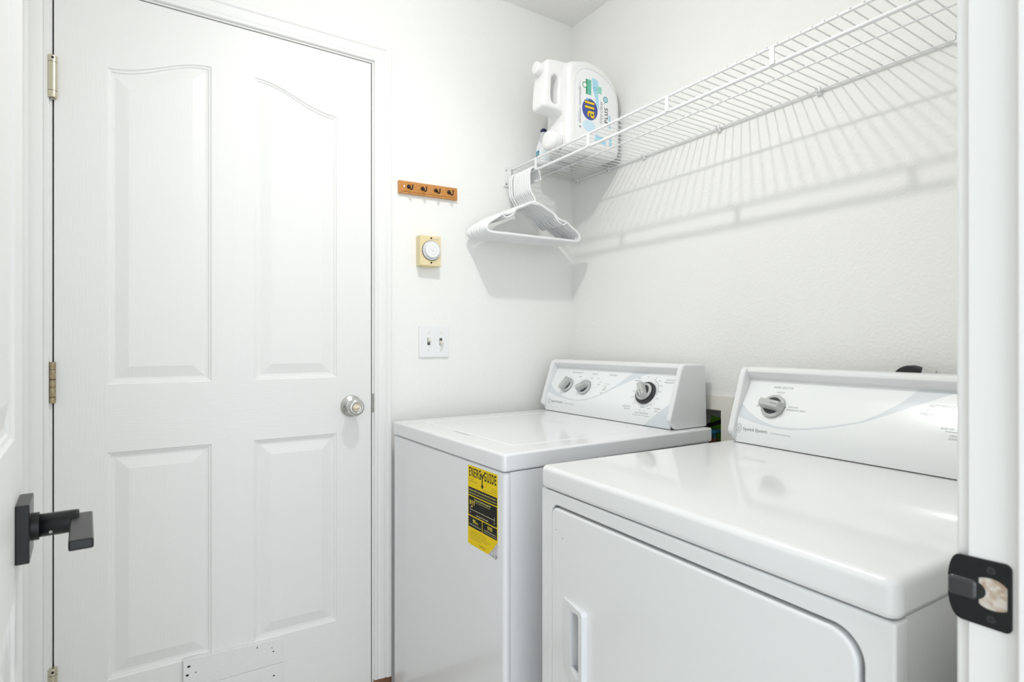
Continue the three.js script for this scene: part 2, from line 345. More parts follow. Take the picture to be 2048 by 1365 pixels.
{
  const d = thing('door_1', 'white four panel moulded door with arched upper panels', 'door', [DX0, DY0, ZB], 0, null, S);
  makeDoor(d, DX1 - DX0, DY1 - DY0, DY0);
  // knob
  const kx = 0.5475 - DX0, ky = 0.967 - DY0;
  const rose = mesh('rosette', lathe([[0, 0], [0.0335, 0], [0.0338, 0.003], [0.0325, 0.0055], [0.028, 0.0085], [0.021, 0.012], [0.0165, 0.0165], [0, 0.017]]).rotateX(Math.PI / 2).translate(kx, ky, 0), M.nickel, d);
  mesh('screw', cyl(V(kx - 0.0235, ky, 0.008), V(kx - 0.0235, ky, 0.0118), 0.0036), M.zinc, rose);
  mesh('screw', cyl(V(kx + 0.0235, ky, 0.008), V(kx + 0.0235, ky, 0.0118), 0.0036), M.zinc, rose);
  const knob = mesh('knob', lathe([[0, 0.014], [0.0125, 0.014], [0.0125, 0.022], [0.016, 0.026], [0.0225, 0.034], [0.0262, 0.044], [0.0262, 0.050], [0.0245, 0.056], [0.0205, 0.060], [0.0165, 0.0605], [0.0145, 0.0595], [0.0135, 0.056], [0, 0.055]]).rotateX(Math.PI / 2).translate(kx, ky, 0), M.nickel, d);
  mesh('thumb_turn', [rbox(-0.0108, 0.0108, -0.0042, 0.0042, 0.054, 0.0655, 0.0035).rotateZ(0.12).translate(kx, ky, 0), lathe([[0, 0.0535], [0.0118, 0.0535], [0.0118, 0.0572], [0.0105, 0.0582], [0, 0.0585]]).rotateX(Math.PI / 2).translate(kx, ky, 0)], M.champagne, knob);
  // hinges
  const hx = -0.0022, hz = 0.0065;
  for (const yc of [0.650 + EYE, -0.8465 + EYE]) {
    const y = yc - DY0;
    const hg = mesh('hinge', [lathe([[0, -0.0505], [0.0088, -0.0505], [0.0100, -0.049], [0.0100, -0.0345], [0.0094, -0.034], [0.0094, -0.0335], [0.0100, -0.033], [0.0100, 0.0355], [0.0094, 0.036], [0.0094, 0.0365], [0.0100, 0.037], [0.0100, 0.0515], [0.0090, 0.0525], [0, 0.0525]]).translate(hx, y, hz), box(hx - 0.003, hx - 0.001, y - 0.05, y + 0.05, -0.02, hz), box(hx + 0.001, hx + 0.003, y - 0.05, y + 0.05, -0.02, hz)], M.hinge, d);
    mesh('pin_hole', [cyl(V(hx + 0.0012, y + 0.0455, hz + 0.0085), V(hx + 0.0014, y + 0.0455, hz + 0.0104), 0.0029)], M.darkHole, hg);
    mesh('seam', [cyl(V(hx, y - 0.0343, hz), V(hx, y - 0.0332, hz), 0.0098), cyl(V(hx, y + 0.0357, hz), V(hx, y + 0.0368, hz), 0.0098)], M.darkHole, hg);
    mesh('pin', lathe([[0, -0.0545], [0.004, -0.0535], [0.0055, -0.0505], [0, -0.0505]]).translate(hx, y, hz), M.zinc, hg);
  }
  {
    const y = -0.0963 + EYE - DY0, x = -0.0022, z = 0.0055;
    const hg = mesh('hinge', [[-0.0505, -0.0362], [-0.0342, -0.0112], [-0.0100, 0.0062], [0.0090, 0.0315], [0.0328, 0.0505]].map(([a, b]) => cyl(V(x, y + a, z), V(x, y + b, z), 0.0064)).concat([box(x - 0.012, x - 0.001, y - 0.051, y + 0.048, -0.004, 0.0016)]), M.hingeOld, d);
    mesh('seam', [cyl(V(x, y - 0.0365, z), V(x, y - 0.034, z), 0.0061), cyl(V(x, y + 0.006, z), V(x, y + 0.0092, z), 0.0061), cyl(V(x, y - 0.0114, z), V(x, y - 0.0098, z), 0.0062), cyl(V(x, y + 0.0313, z), V(x, y + 0.033, z), 0.0062)], M.rust, hg);
  }
  // painted boards nailed over the old pet opening
  const bx0 = 0.0873 - DX0, bx1 = 0.3405 - DX0, bt = 0.298 - DY0;
  const rows = [[bt - 0.0715, bt], [bt - 0.150, bt - 0.0722], [bt - 0.235, bt - 0.1507]];
  const board = (y0, y1, k) => {
    const pts = [], n = 26;
    for (let i = 0; i <= n; i++) pts.push([bx0 + (bx1 - bx0) * i / n, y0 + 0.0006 * (rnd() - 0.5)]);
    for (let i = 1; i < 5; i++) pts.push([bx1 + 0.0016 * (rnd() - 0.5), y0 + (y1 - y0) * i / 5]);
    for (let i = n; i >= 0; i--) pts.push([bx0 + (bx1 - bx0) * i / n, y1 + (k ? 0.0006 : 0.0018) * (rnd() - 0.5) - (k ? 0 : 0.012 * i / n) + (k ? 0 : 0.010)]);
    for (let i = 4; i > 0; i--) pts.push([bx0 + 0.0014 * (rnd() - 0.5), y0 + (y1 - y0) * i / 5]);
    return extr(poly(pts), 0.0115, 0.0008, 1).translate(0, 0, 0.0002);
  };
  const bs = rows.map(([a, b], k) => mesh('patch_board', board(a, b, k), M.patch, d));
  bs[0].userData = { label: 'rough white painted board patch nailed low on the door' };
  for (const [x, y, rx, ry] of [[0.101, -0.8777, 0.0042, 0.0028], [0.0972, -0.9003, 0.0040, 0.0028], [0.1175, -0.8981, 0.0018, 0.0014], [0.2721, -0.8765, 0.0011, 0.0035], [0.3155, -0.9, 0.0024, 0.0016], [0.3115, -0.8882, 0.0016, 0.001], [0.3171, -0.9707, 0.003, 0.002]]) {
    const k = y + EYE - DY0 < bt - 0.072 ? 1 : 0;
    mesh('nail_hole', new THREE.CylinderGeometry(1, 1, 0.0006, 12).rotateX(Math.PI / 2).scale(rx, ry, 1).translate(x - DX0, y + EYE - DY0, 0.0118), M.darkHole, bs[k]);
  }
}

// ------------------------------------------------------------------ entry doorway: frame, strike plate, open door with lever
{
  const t = thing('trim_3', 'white door frame beside the dryer with black strike plate', 'door frame', [0, 0, 0], 0, null, S);
  mesh('jamb', rbox(EX1, EX1 + JT, 0, EY1 + JT, ZF - 0.0005, ZH + 0.001, 0.0015), M.trim, t);
  mesh('jamb', rbox(EX0 - JT, EX0, 0, EY1 + JT, ZF - 0.0005, ZH + 0.001, 0.0015), M.trim, t);
  mesh('jamb', rbox(EX0, EX1, EY1, EY1 + JT, ZF - 0.0005, ZH + 0.001, 0.0015), M.trim, t);
  mesh('door_stop', rbox(EX1 - 0.010, EX1, 0, EY1, ZF + 0.0355, ZF + 0.068, 0.002), M.trim, t);
  mesh('door_stop', rbox(EX0, EX0 + 0.010, 0, EY1, ZF + 0.0355, ZF + 0.068, 0.002), M.trim, t);
  mesh('door_stop', rbox(EX0 + 0.01, EX1 - 0.01, EY1 - 0.010, EY1, ZF + 0.0355, ZF + 0.068, 0.002), M.trim, t);
  casing(t, EX0 - 0.005, EX1 + 0.005, 0, EY1 + 0.005, ZF, -1);
  casing(t, EX0 - 0.005, EX1 + 0.005, 0, EY1 + 0.005, ZH, 1);
  // strike plate on the jamb face x = EX1; shape drawn in (z, y) about its centre height
  const yc = 0.953, s = new THREE.Shape();
  const z0 = -0.2125, z1 = -0.1680, hh = 0.0287;
  s.moveTo(z1 - 0.005, -hh); s.absarc(z1 - 0.005, -hh + 0.005, 0.005, -Math.PI / 2, 0); s.lineTo(z1, hh - 0.005); s.absarc(z1 - 0.005, hh - 0.005, 0.005, 0, Math.PI / 2);
  s.lineTo(z0 + 0.009, hh - 0.001); s.bezierCurveTo(z0 + 0.004, hh - 0.001, z0 + 0.001, hh - 0.008, z0, 0.008); s.lineTo(z0, -0.008); s.bezierCurveTo(z0 + 0.001, -hh + 0.006, z0 + 0.005, -hh + 0.001, z0 + 0.010, -hh);
  const hole = new THREE.Path(), hz0 = -0.1905, hz1 = -0.1710;
  hole.moveTo(hz0, -0.0105); hole.bezierCurveTo(hz0 + 0.004, -0.0145, hz1 - 0.006, -0.0145, hz1, -0.0105); hole.lineTo(hz1, 0.0085); hole.bezierCurveTo(hz1 - 0.005, 0.0145, hz0 + 0.006, 0.0145, hz0, 0.0115); hole.closePath();
  s.holes.push(hole);
  const turn = (g) => g.applyMatrix4(new THREE.Matrix4().set(0, 0, -1, EX1 + 0.0005, 0, 1, 0, yc, 1, 0, 0, 0, 0, 0, 0, 1));
  const curl = (g) => { const p = g.attributes.position; for (let i = 0; i < p.count; i++) { const o = Math.max(0, -0.1985 - p.getZ(i)); p.setX(i, p.getX(i) + o * o * 22); } g.computeVertexNormals(); return g; };
  const base = extr(s, 0.0026, 0.0007, 2, 20);
  const sp = mesh('strike_plate', turn(base), M.black, t);
  sp.userData = { label: 'black metal strike plate' };
  mesh('lip', rbox(EX1 - 0.0045, EX1 + 0.0050, yc - 0.0092, yc + 0.0092, -0.2130, -0.1905, 0.0046, 6), M.blackSatin, sp);
  mesh('latch_socket', cyl(V(EX1 - 0.0016, yc, -0.1932), V(EX1 - 0.0002, yc, -0.1932), 0.0074, 0.0074, 28), M.darkHole, sp);
  for (const sy of [0.0205, -0.0205]) {
    const sc = mesh('screw', cyl(V(EX1 - 0.0030, yc + sy, -0.1815), V(EX1 - 0.001, yc + sy, -0.1815), 0.0032, 0.0032, 20), M.blackScrew, sp);
    mesh('drive', [box(EX1 - 0.00315, EX1 - 0.0029, yc + sy - 0.0019, yc + sy + 0.0019, -0.1819, -0.1811), box(EX1 - 0.00315, EX1 - 0.0029, yc + sy - 0.0004, yc + sy + 0.0004, -0.1834, -0.1796)].map((g) => g), M.darkHole, sp); void sc;
  }
  mesh('latch_pocket', [box(EX1 - 0.0006, EX1 - 0.0003, yc - 0.0145, yc + 0.0145, hz0, hz1)], new THREE.MeshStandardMaterial({ map: rawTex, roughness: 0.8 }), sp);
}
{
  const d = thing('door_2', 'open white panelled door with black lever handle', 'door', [EX0 - 0.002, 0.012, ZF - 0.008], 94 * Math.PI / 180, null, S);
  const leaf = new THREE.Group(); leaf.name = 'leaf'; leaf.position.set(0.003, 0, 0.038); d.add(leaf);
  makeDoor(leaf, 0.706, 2.03, 0.012);
  const lx = 0.6475, ly = 0.952 - 0.012, zf = 0.038;
  const lv = new THREE.Group(); lv.name = 'lever_handle'; lv.userData = { label: 'black square lever handle' }; lv.position.set(lx, ly, zf); d.add(lv);
  mesh('rosette', rbox(-0.0328, 0.0328, -0.0328, 0.0328, 0, 0.0125, 0.0012), M.black, lv);
  mesh('collar', cyl(V(0, 0, 0.0125), V(0, 0, 0.0195), 0.0158, 0.0158, 32), M.black, lv);
  mesh('neck', lathe([[0, 0.019], [0.0132, 0.019], [0.0132, 0.0545], [0.0122, 0.0565], [0, 0.0565]], 32).rotateX(Math.PI / 2), M.black, lv);
  mesh('lever', [rbox(-0.112, 0.010, -0.0045, 0.0065, 0.0478, 0.0695, 0.0022)], M.black, lv);
  mesh('set_screw', cyl(V(-0.0118, -0.006, 0.030), V(-0.0130, -0.0062, 0.030), 0.0016), M.zinc, lv);
}

// ------------------------------------------------------------------ appliance console, shared by both machines
// local axes: x to the right seen from the front, y up, z towards the front; depths are -z
const CB = 0.919, CT = 0.154;
function consoleParts(root, d0, x0, x1, tex) {      // d0: depth of the console's front foot
  const P = (dd, y) => [-(d0 + dd), CB + y];
  const cap = [P(0.012, -0.003), P(0.006, 0.003), P(0.000, 0.013), P(-0.0105, 0.019), P(-0.0135, 0.025), P(-0.0115, 0.034), P(0.0345, 0.170), P(0.040, 0.180), P(0.050, 0.185), P(0.131, 0.184), P(0.140, 0.179), P(0.143, 0.170), P(0.150, -0.003)];
  const con = new THREE.Group(); con.name = 'console'; root.add(con);
  const cw = 0.017;
  mesh('end_cap', alongX(cap, x0, x0 + cw, 0.0045, 0.9), M.plastic, con);
  mesh('end_cap', alongX(cap, x1 - cw, x1, 0.0045, 0.9), M.plastic, con);
  const top = [P(0.060, 0.1535), P(0.0455, 0.169), P(0.0440, 0.174), P(0.0455, 0.179), P(0.050, 0.183), P(0.056, 0.1848), P(0.131, 0.1835), P(0.139, 0.179), P(0.142, 0.170), P(0.148, 0), P(0.12, 0), P(0.070, 0.150)];
  mesh('top_trim', alongX(top, x0 + cw - 0.004, x1 - cw + 0.004, 0, 0.5), M.plastic, con);
  // printed front panel: gently curved, tucked in at the foot
  const prof = [[0.0605, 0.154], [0.0545, 0.142], [0.0455, 0.125], [0.0350, 0.108], [0.0240, 0.090], [0.0140, 0.072], [0.0072, 0.055], [0.0040, 0.041], [0.0027, 0.029], [0.0023, 0.018], [0.0026, 0.008], [0.0034, -0.0022]].map(([a, b]) => P(a, b));
  const curve = new THREE.CatmullRomCurve3(prof.map(([z, y]) => V(0, y, z)), false, 'centripetal').getPoints(40);
  const xa = x0 + cw - 0.004, xb = x1 - cw + 0.004, pos = [], uv = [], idx = [];
  curve.forEach((c) => { for (const x of [xa, xb]) { pos.push(x, c.y, c.z); uv.push((x - xa) / (xb - xa), (c.y - CB) / CT); } });
  for (let i = 0; i < curve.length - 1; i++) idx.push(2 * i, 2 * i + 2, 2 * i + 1, 2 * i + 1, 2 * i + 2, 2 * i + 3);
  const g = new THREE.BufferGeometry(); g.setAttribute('position', new THREE.Float32BufferAttribute(pos, 3)); g.setAttribute('uv', new THREE.Float32BufferAttribute(uv, 2)); g.setIndex(idx); g.computeVertexNormals();
  mesh('control_panel', g, new THREE.MeshPhysicalMaterial({ map: tex, roughness: 0.24, clearcoat: 0.5, clearcoatRoughness: 0.12 }), con, true);
  mesh('foot', box(xa, xb, CB - 0.0045, CB + 0.002, -(d0 + 0.13), -(d0 + 0.008)), M.gap, con);
  // a point on the panel: frame with z outwards
  const at = (x, y) => {
    let i = 0; while (i < curve.length - 2 && curve[i + 1].y > CB + y) i++;
    const a = curve[i], b = curve[i + 1], t = (CB + y - a.y) / (b.y - a.y), q = a.clone().lerp(b, t);
    const o = new THREE.Group(); o.position.set(x, q.y, q.z);
    o.rotation.x = -Math.atan2(a.z - b.z, a.y - b.y) * -1;
    return o;
  };
  return { con, at };
}
function dialKnob(parent, o, turn, big, size = 1.14) {
  o.name = 'knob'; parent.add(o);
  const k = big ? 1.16 : size;
  if (big) mesh('dial_skirt', lathe([[0, 0.0004], [0.0365, 0.0004], [0.0365, 0.006], [0.0345, 0.009], [0, 0.009]], 48).rotateX(Math.PI / 2), M.knobDark, o);
  const z = big ? 0.009 : 0;
  mesh('skirt', lathe([[0, 0.0005], [0.0245 * k, 0.0005], [0.0245 * k, 0.0045], [0.0235 * k, 0.0065], [0.0185 * k, 0.0078], [0.0182 * k, 0.0060], [0, 0.0060]], 48).rotateX(Math.PI / 2).translate(0, 0, z), M.knobGrey, o);
  mesh('well', lathe([[0, 0.0058], [0.0181 * k, 0.0058], [0.0181 * k, 0.0066], [0, 0.0066]], 40).rotateX(Math.PI / 2).translate(0, 0, z), M.knobDark, o);
  // tapered grip bar across the dial
  const s = poly([[-0.0225 * k, -0.0095 * k], [0.0225 * k, -0.0095 * k], [0.0245 * k, 0], [0.0225 * k, 0.0095 * k], [-0.0225 * k, 0.0095 * k], [-0.0245 * k, 0]]);
  const g = extr(s, 0.0215, 0.0022, 2), p = g.attributes.position;
  for (let i = 0; i < p.count; i++) { const f = 1 - 0.28 * p.getZ(i) / 0.0215; p.setX(i, p.getX(i) * (1 - 0.10 * p.getZ(i) / 0.0215)); p.setY(i, p.getY(i) * f); }
  g.computeVertexNormals();
  mesh('grip', smoothW(g, 0.5).translate(0, 0, z + 0.004).rotateZ(turn), M.knobGrey, o);
  mesh('pointer_line', box(0.004, 0.0205 * k, -0.0005, 0.0005, z + 0.0252, z + 0.0258).rotateZ(turn), M.knobDark, o);
}
const INK = '#6f777b', INK2 = '#9aa2a6', PANEL = '#f9fcfd', SWOOSH = '#e2e8ec';
function consolePainter(w, h, X0, X1, draw) {
  return canvasTex(w, h, (c) => {
    const X = (x) => (x - X0) / (X1 - X0) * w, Yv = (y) => h - y / CT * h, m = w / (X1 - X0);   // x in metres, y above the foot in metres
    c.fillStyle = PANEL; c.fillRect(0, 0, w, h);
    const text = (s, x, y, size, o = {}) => {
      c.save(); c.translate(X(x), Yv(y)); if (o.skew) c.transform(1, 0, -o.skew, 1, 0, 0);
      c.fillStyle = o.color ?? INK; c.font = `${o.bold ? 'bold ' : ''}${Math.round(size * m)}px sans-serif`; c.textAlign = o.align ?? 'center'; c.textBaseline = 'middle';
      if (o.outline) { c.lineWidth = 0.0006 * m; c.strokeStyle = o.color ?? INK; c.strokeText(s, 0, 0); c.fillStyle = PANEL; }
      c.fillText(s, 0, 0); c.restore();
    };
    draw({ c, X, Y: Yv, m, text });
  });
}
function logo({ c, X, Y, m, text }, x, y) {
  c.lineWidth = 0.0007 * m; c.strokeStyle = INK2;
  c.beginPath(); c.ellipse(X(x), Y(y), 0.0088 * m, 0.0098 * m, 0, 0, 7); c.stroke();
  c.beginPath(); c.ellipse(X(x), Y(y), 0.0066 * m, 0.0076 * m, 0, 0, 7); c.stroke();
  c.fillStyle = PANEL; c.fillRect(X(x - 0.002), Y(y - 0.003), 0.004 * m, 0.011 * m);
  c.strokeRect(X(x - 0.002), Y(y - 0.004), 0.004 * m, 0.009 * m);
  c.strokeRect(X(x - 0.0028), Y(y + 0.002), 0.0026 * m, 0.003 * m); c.strokeRect(X(x + 0.0003), Y(y + 0.002), 0.0026 * m, 0.003 * m);
  text('Speed Queen', x + 0.012, y - 0.0015, 0.0108, { align: 'left', bold: true, color: '#83898a' });
  text('Commercial Heavy Duty', x + 0.088, y - 0.003, 0.0048, { align: 'left', skew: 0.2, color: INK });
}

// ------------------------------------------------------------------ washing machine
{
  const w = thing('washing_machine', 'white top loading washer with yellow energy label on front', 'washer', [0.674, 0, -1.405], -89.2 * Math.PI / 180);
  const hw = 0.3255, T = 0.915;
  mesh('cabinet', [box(-hw + 0.004, hw - 0.003, 0.03, 0.872, -0.722, -0.018), box(-hw + 0.02, hw - 0.02, 0.86, 0.884, -0.70, -0.02)], M.enamel, w);
  mesh('front_panel', rbox(-hw, hw, 0.012, 0.8715, -0.021, 0, 0.0095, 4), M.enamel, w);
  for (const [x, z] of [[-0.27, -0.06], [0.27, -0.06], [-0.27, -0.66], [0.27, -0.66]]) mesh('foot', cyl(V(x, 0, z), V(x, 0.032, z), 0.02), M.rubber, w);
  // top with the lid opening and a finger notch at its front edge
  const s = roundRect(-hw - 0.001, hw + 0.001, -0.002, 0.734, [0.010, 0.010, 0.006, 0.006]);
  const h = new THREE.Path(), lx = 0.2465, l0 = 0.0765, l1 = 0.541, r = 0.012;
  h.moveTo(-lx + r, l1); h.absarc(-lx + r, l1 - r, r, Math.PI / 2, Math.PI); h.lineTo(-lx, l0 + r); h.absarc(-lx + r, l0 + r, r, Math.PI, 1.5 * Math.PI);
  h.lineTo(-0.043, l0); h.lineTo(-0.034, l0 - 0.010); h.lineTo(0.040, l0 - 0.010); h.lineTo(0.070, l0);
  h.lineTo(lx - r, l0); h.absarc(lx - r, l0 + r, r, -Math.PI / 2, 0); h.lineTo(lx, l1 - r); h.absarc(lx - r, l1 - r, r, 0, Math.PI / 2); h.closePath();
  s.holes.push(h);
  mesh('top_panel', extr(s, 0.0415, 0.0062, 4).rotateX(-Math.PI / 2).translate(0, T - 0.0415, 0), M.enamel, w);
  mesh('lid', extr(roundRect(-lx + 0.0008, lx - 0.0008, l0 + 0.0008, l1 - 0.0008, 0.011), 0.018, 0.0045, 4).rotateX(-Math.PI / 2).translate(0, T - 0.0180, 0), M.enamel, w);
  mesh('lid_well', box(-lx - 0.004, lx + 0.004, T - 0.030, T - 0.019, -l1 - 0.004, -l0 + 0.014), M.enamel, w);
  const X0 = -0.302, X1 = 0.292;
  const fx = (x) => -0.315 + (x + 0.355) * 0.968, fy = (v) => 0.012 + v * 0.1376;
  const tex = consolePainter(2048, 544, X0, X1, (k) => {
    const { c, X, Y, m, text } = k;
    c.fillStyle = SWOOSH; c.beginPath();
    c.moveTo(X(X0), Y(fy(0.62))); c.bezierCurveTo(X(-0.255), Y(fy(0.38)), X(-0.20), Y(fy(0.27)), X(-0.135), Y(fy(0.268)));
    c.bezierCurveTo(X(-0.06), Y(fy(0.28)), X(0.00), Y(fy(0.52)), X(0.045), Y(fy(0.74))); c.bezierCurveTo(X(0.065), Y(fy(0.86)), X(0.085), Y(fy(0.98)), X(0.107), Y(fy(1.08)));
    c.lineTo(X(0.19), Y(fy(1.08))); c.bezierCurveTo(X(0.13), Y(fy(0.95)), X(0.085), Y(fy(0.80)), X(0.045), Y(fy(0.66)));
    c.bezierCurveTo(X(0.00), Y(fy(0.48)), X(-0.06), Y(fy(0.25)), X(-0.135), Y(fy(0.238))); c.bezierCurveTo(X(-0.20), Y(fy(0.24)), X(-0.255), Y(fy(0.30)), X(X0), Y(fy(0.40))); c.closePath(); c.fill();
    c.beginPath(); c.moveTo(X(0.292), Y(fy(0.48))); c.quadraticCurveTo(X(0.245), Y(fy(0.22)), X(0.19), Y(fy(-0.09))); c.lineTo(X(0.292), Y(fy(-0.09))); c.closePath(); c.fill();
    text('WASH TEMPERATURE', fx(-0.210), fy(0.93), 0.0062, { skew: 0.2 }); text('LOAD SIZE', fx(-0.115), fy(0.925), 0.0062, { skew: 0.2 }); text('EXTRA RINSE', fx(-0.022), fy(0.925), 0.0062, { skew: 0.2 });
    text('WARM', fx(-0.188), fy(0.83), 0.0045); text('HOT', fx(-0.165), fy(0.74), 0.0045); text('MED', fx(-0.125), fy(0.82), 0.0045); text('LRG', fx(-0.09), fy(0.82), 0.0045); text('X-LRG', fx(-0.072), fy(0.74), 0.0045); text('SUPER', fx(-0.077), fy(0.68), 0.0045);
    c.strokeStyle = '#c9c9bd'; c.lineWidth = 0.0012 * m; c.strokeRect(X(fx(-0.047)), Y(fy(0.72)), 0.013 * m, 0.022 * m); text('ON', fx(-0.028), fy(0.70), 0.0045); text('OFF', fx(-0.047), fy(0.50), 0.0045);
    const kx = 0.178, ky = fy(0.585);
    c.strokeStyle = INK; c.lineWidth = 0.0010 * m;
    const arc = (a, b, q = 0.0425) => { c.beginPath(); c.arc(X(kx), Y(ky), q * m, a, b); c.stroke(); };
    arc(-1.25, 0.05); arc(0.75, 1.75); arc(2.35, 3.3);
    const spoke = (a) => { c.beginPath(); c.moveTo(X(kx) + 0.0425 * m * Math.cos(a), Y(ky) + 0.0425 * m * Math.sin(a)); c.lineTo(X(kx) + 0.054 * m * Math.cos(a), Y(ky) + 0.054 * m * Math.sin(a)); c.stroke(); };
    spoke(-1.25); spoke(0.75); spoke(2.35);
    for (const [s, a] of [['OFF', -1.9], ['HEAVY', -0.85], ['12 MIN', -0.5], ['RINSE', -0.15], ['SPIN', 0.25], ['10', 0.55], ['8 MIN', 1.0], ['6', 1.35], ['OFF', 1.7], ['10', 2.5], ['6 MIN', 2.85], ['RINSE', 3.2], ['SPIN', 3.6]]) text(s, kx + 0.051 * Math.cos(a), ky - 0.051 * Math.sin(a), 0.0045, { color: INK2 });
    text('SOAK /', 0.128, fy(0.90), 0.0056, { skew: 0.2 }); text('PREWASH', 0.124, fy(0.84), 0.0056, { skew: 0.2 });
    text('HEAVY DUTY /', 0.253, fy(0.90), 0.0062, { skew: 0.2 }); text('PERMANENT PR', 0.253, fy(0.845), 0.0062, { skew: 0.2 });
    text('HANDWASH /', 0.114, fy(0.27), 0.0062, { skew: 0.2 }); text('DELICATE', 0.117, fy(0.215), 0.0062, { skew: 0.2 });
    text('NORMAL', 0.240, fy(0.29), 0.0062, { skew: 0.2 }); text('ECO', 0.236, fy(0.235), 0.0062, { skew: 0.2 });
    text('CYCLE SELECTION', fx(0.155), fy(0.155), 0.0066, { skew: 0.2 }); text('Push knob to stop  -  Pull knob to start', fx(0.154), fy(0.105), 0.0040);
    logo(k, -0.280, fy(0.165));
  });
  const { con, at } = consoleParts(w, 0.588, -0.315, 0.305, tex);
  dialKnob(con, at(-0.203, fy(0.60)), 1.15, false);
  dialKnob(con, at(-0.106, fy(0.585)), 0.55, false);
  dialKnob(con, at(0.178, fy(0.585)), -0.95, true);
  mesh('rocker_switch', rbox(-0.0035, 0.0035, -0.008, 0.008, 0, 0.003, 0.001), M.plastic, (() => { const o = at(fx(-0.039), fy(0.62)); o.name = 'switch'; con.add(o); return o; })());
  // energy label
  const LW = 0.1375, LH = 0.1945;
  const etex = canvasTex(990, 1400, (c, W, H) => {
    const u = W / LW;
    c.fillStyle = '#f4d313'; c.fillRect(0, 0, W, H);
    c.fillStyle = '#15140c';
    c.font = '22px sans-serif'; c.textAlign = 'left'; c.fillText('U.S. Government', 30, 55); c.textAlign = 'right'; c.font = '19px sans-serif'; c.fillText('Federal law prohibits removal of this label before consumer purchase.', W - 30, 55);
    c.save(); c.translate(W / 2, 190); c.scale(0.78, 1.32); c.font = 'bold 170px sans-serif'; c.textAlign = 'center'; c.fillText('ENERG', -318, 0); c.fillText('GUIDE', 330, 0); c.restore();
    c.lineWidth = 32; c.strokeStyle = '#15140c'; c.lineJoin = 'miter';
    c.beginPath(); c.moveTo(W / 2 - 52, 72); c.lineTo(W / 2, 160); c.lineTo(W / 2 + 52, 72); c.moveTo(W / 2, 160); c.lineTo(W / 2, 300); c.stroke();
    c.beginPath(); c.moveTo(W / 2 - 52, 282); c.lineTo(W / 2 + 52, 282); c.lineTo(W / 2, 345); c.closePath(); c.fill();
    c.font = '26px sans-serif'; c.textAlign = 'left'; c.fillText('Clothes Washer', 30, 245); c.fillText('Capacity Class: Standard', 30, 282);
    c.textAlign = 'right'; c.fillText('Speed Queen', W - 30, 285); c.fillText('Models AWN*', W - 30, 322); c.fillText('Capacity (tub volume): 3.3 cubic feet', W - 30, 358);
    const blk = (y0, y1, x0 = 18, x1 = W - 18) => { c.fillStyle = '#181711'; c.fillRect(x0, y0, x1 - x0, y1 - y0); };
    blk(385, 522); blk(540, 880); blk(898, 1090, 18, W / 2 - 8); blk(898, 1090, W / 2 + 8, W - 18);
    c.fillStyle = '#f2e98c'; c.textAlign = 'center'; c.font = 'bold 36px sans-serif'; c.fillText('Compare ONLY to other labels with yellow numbers.', W / 2, 442, W - 60);
    c.font = 'bold 28px sans-serif'; c.fillText('Labels with yellow numbers are based on the same test procedures.', W / 2, 492, W - 60);
    c.font = 'bold 40px sans-serif'; c.fillText('Estimated Yearly Energy Cost', W / 2, 596); c.font = '27px sans-serif'; c.fillText('(when used with an electric water heater)', W / 2, 632);
    c.textAlign = 'left'; c.font = 'bold 112px sans-serif'; c.fillStyle = '#f6e24a'; c.fillText('$11', 56, 690);
    c.beginPath(); c.moveTo(110, 706); c.lineTo(170, 706); c.lineTo(140, 742); c.closePath(); c.fill();
    c.strokeStyle = '#f2eec0'; c.lineWidth = 7; c.beginPath(); c.moveTo(90, 725); c.lineTo(90, 775); c.lineTo(895, 775); c.moveTo(895, 725); c.lineTo(895, 800); c.moveTo(90, 750); c.lineTo(90, 800); c.moveTo(300, 765); c.lineTo(300, 785); c.moveTo(500, 765); c.lineTo(500, 785); c.moveTo(700, 765); c.lineTo(700, 785); c.stroke();
    c.fillStyle = '#f2eec0'; c.font = '30px sans-serif'; c.fillText('$9', 72, 838); c.fillText('$51', 870, 838); c.textAlign = 'center'; c.font = 'bold 29px sans-serif'; c.fillText('Cost Range of Similar Models', W / 2, 855);
    c.fillStyle = '#f6e24a'; c.font = 'bold 92px sans-serif'; c.fillText('96', 220, 998); c.font = 'bold 40px sans-serif'; c.fillText('kWh', 315, 998); c.font = 'bold 27px sans-serif'; c.fillStyle = '#f2eec0'; c.fillText('Estimated Yearly Electricity Use', 250, 1052, 430);
    c.fillStyle = '#f6e24a'; c.font = 'bold 92px sans-serif'; c.fillText('$10', W * 0.75, 990); c.font = 'bold 27px sans-serif'; c.fillStyle = '#f2eec0'; c.fillText('Estimated Yearly Energy Cost', W * 0.75, 1035, 430); c.font = '22px sans-serif'; c.fillText('(when used with a natural gas water heater)', W * 0.75, 1068, 430);
    c.fillStyle = '#2a260f'; c.textAlign = 'left'; c.font = '24px sans-serif';
    ['• Your cost will depend on your utility rates and use.', '• Cost range based only on standard capacity models.', '• Estimated operating cost based on six wash loads a week and a', '   national average electricity cost of 12 cents per kWh and', '   natural gas cost of $1.09 per therm.'].forEach((s, i) => c.fillText(s, 60, 1150 + i * 34));
    c.font = 'bold 30px sans-serif'; c.textAlign = 'center'; c.fillText('ftc.gov/energy', W * 0.5, 1350);
  });
  const lab = poly([[0, 0], [0.093, 0], [0.103, 0.006], [0.118, 0.019], [LW - 0.004, 0.036], [LW, 0.038], [LW, LH], [0, LH]]);
  const lg = extr(lab, 0.0004), lp = lg.attributes.position, luv = new Float32Array(lp.count * 2);
  for (let i = 0; i < lp.count; i++) { luv[2 * i] = lp.getX(i) / LW; luv[2 * i + 1] = lp.getY(i) / LH; }
  lg.setAttribute('uv', new THREE.BufferAttribute(luv, 2));
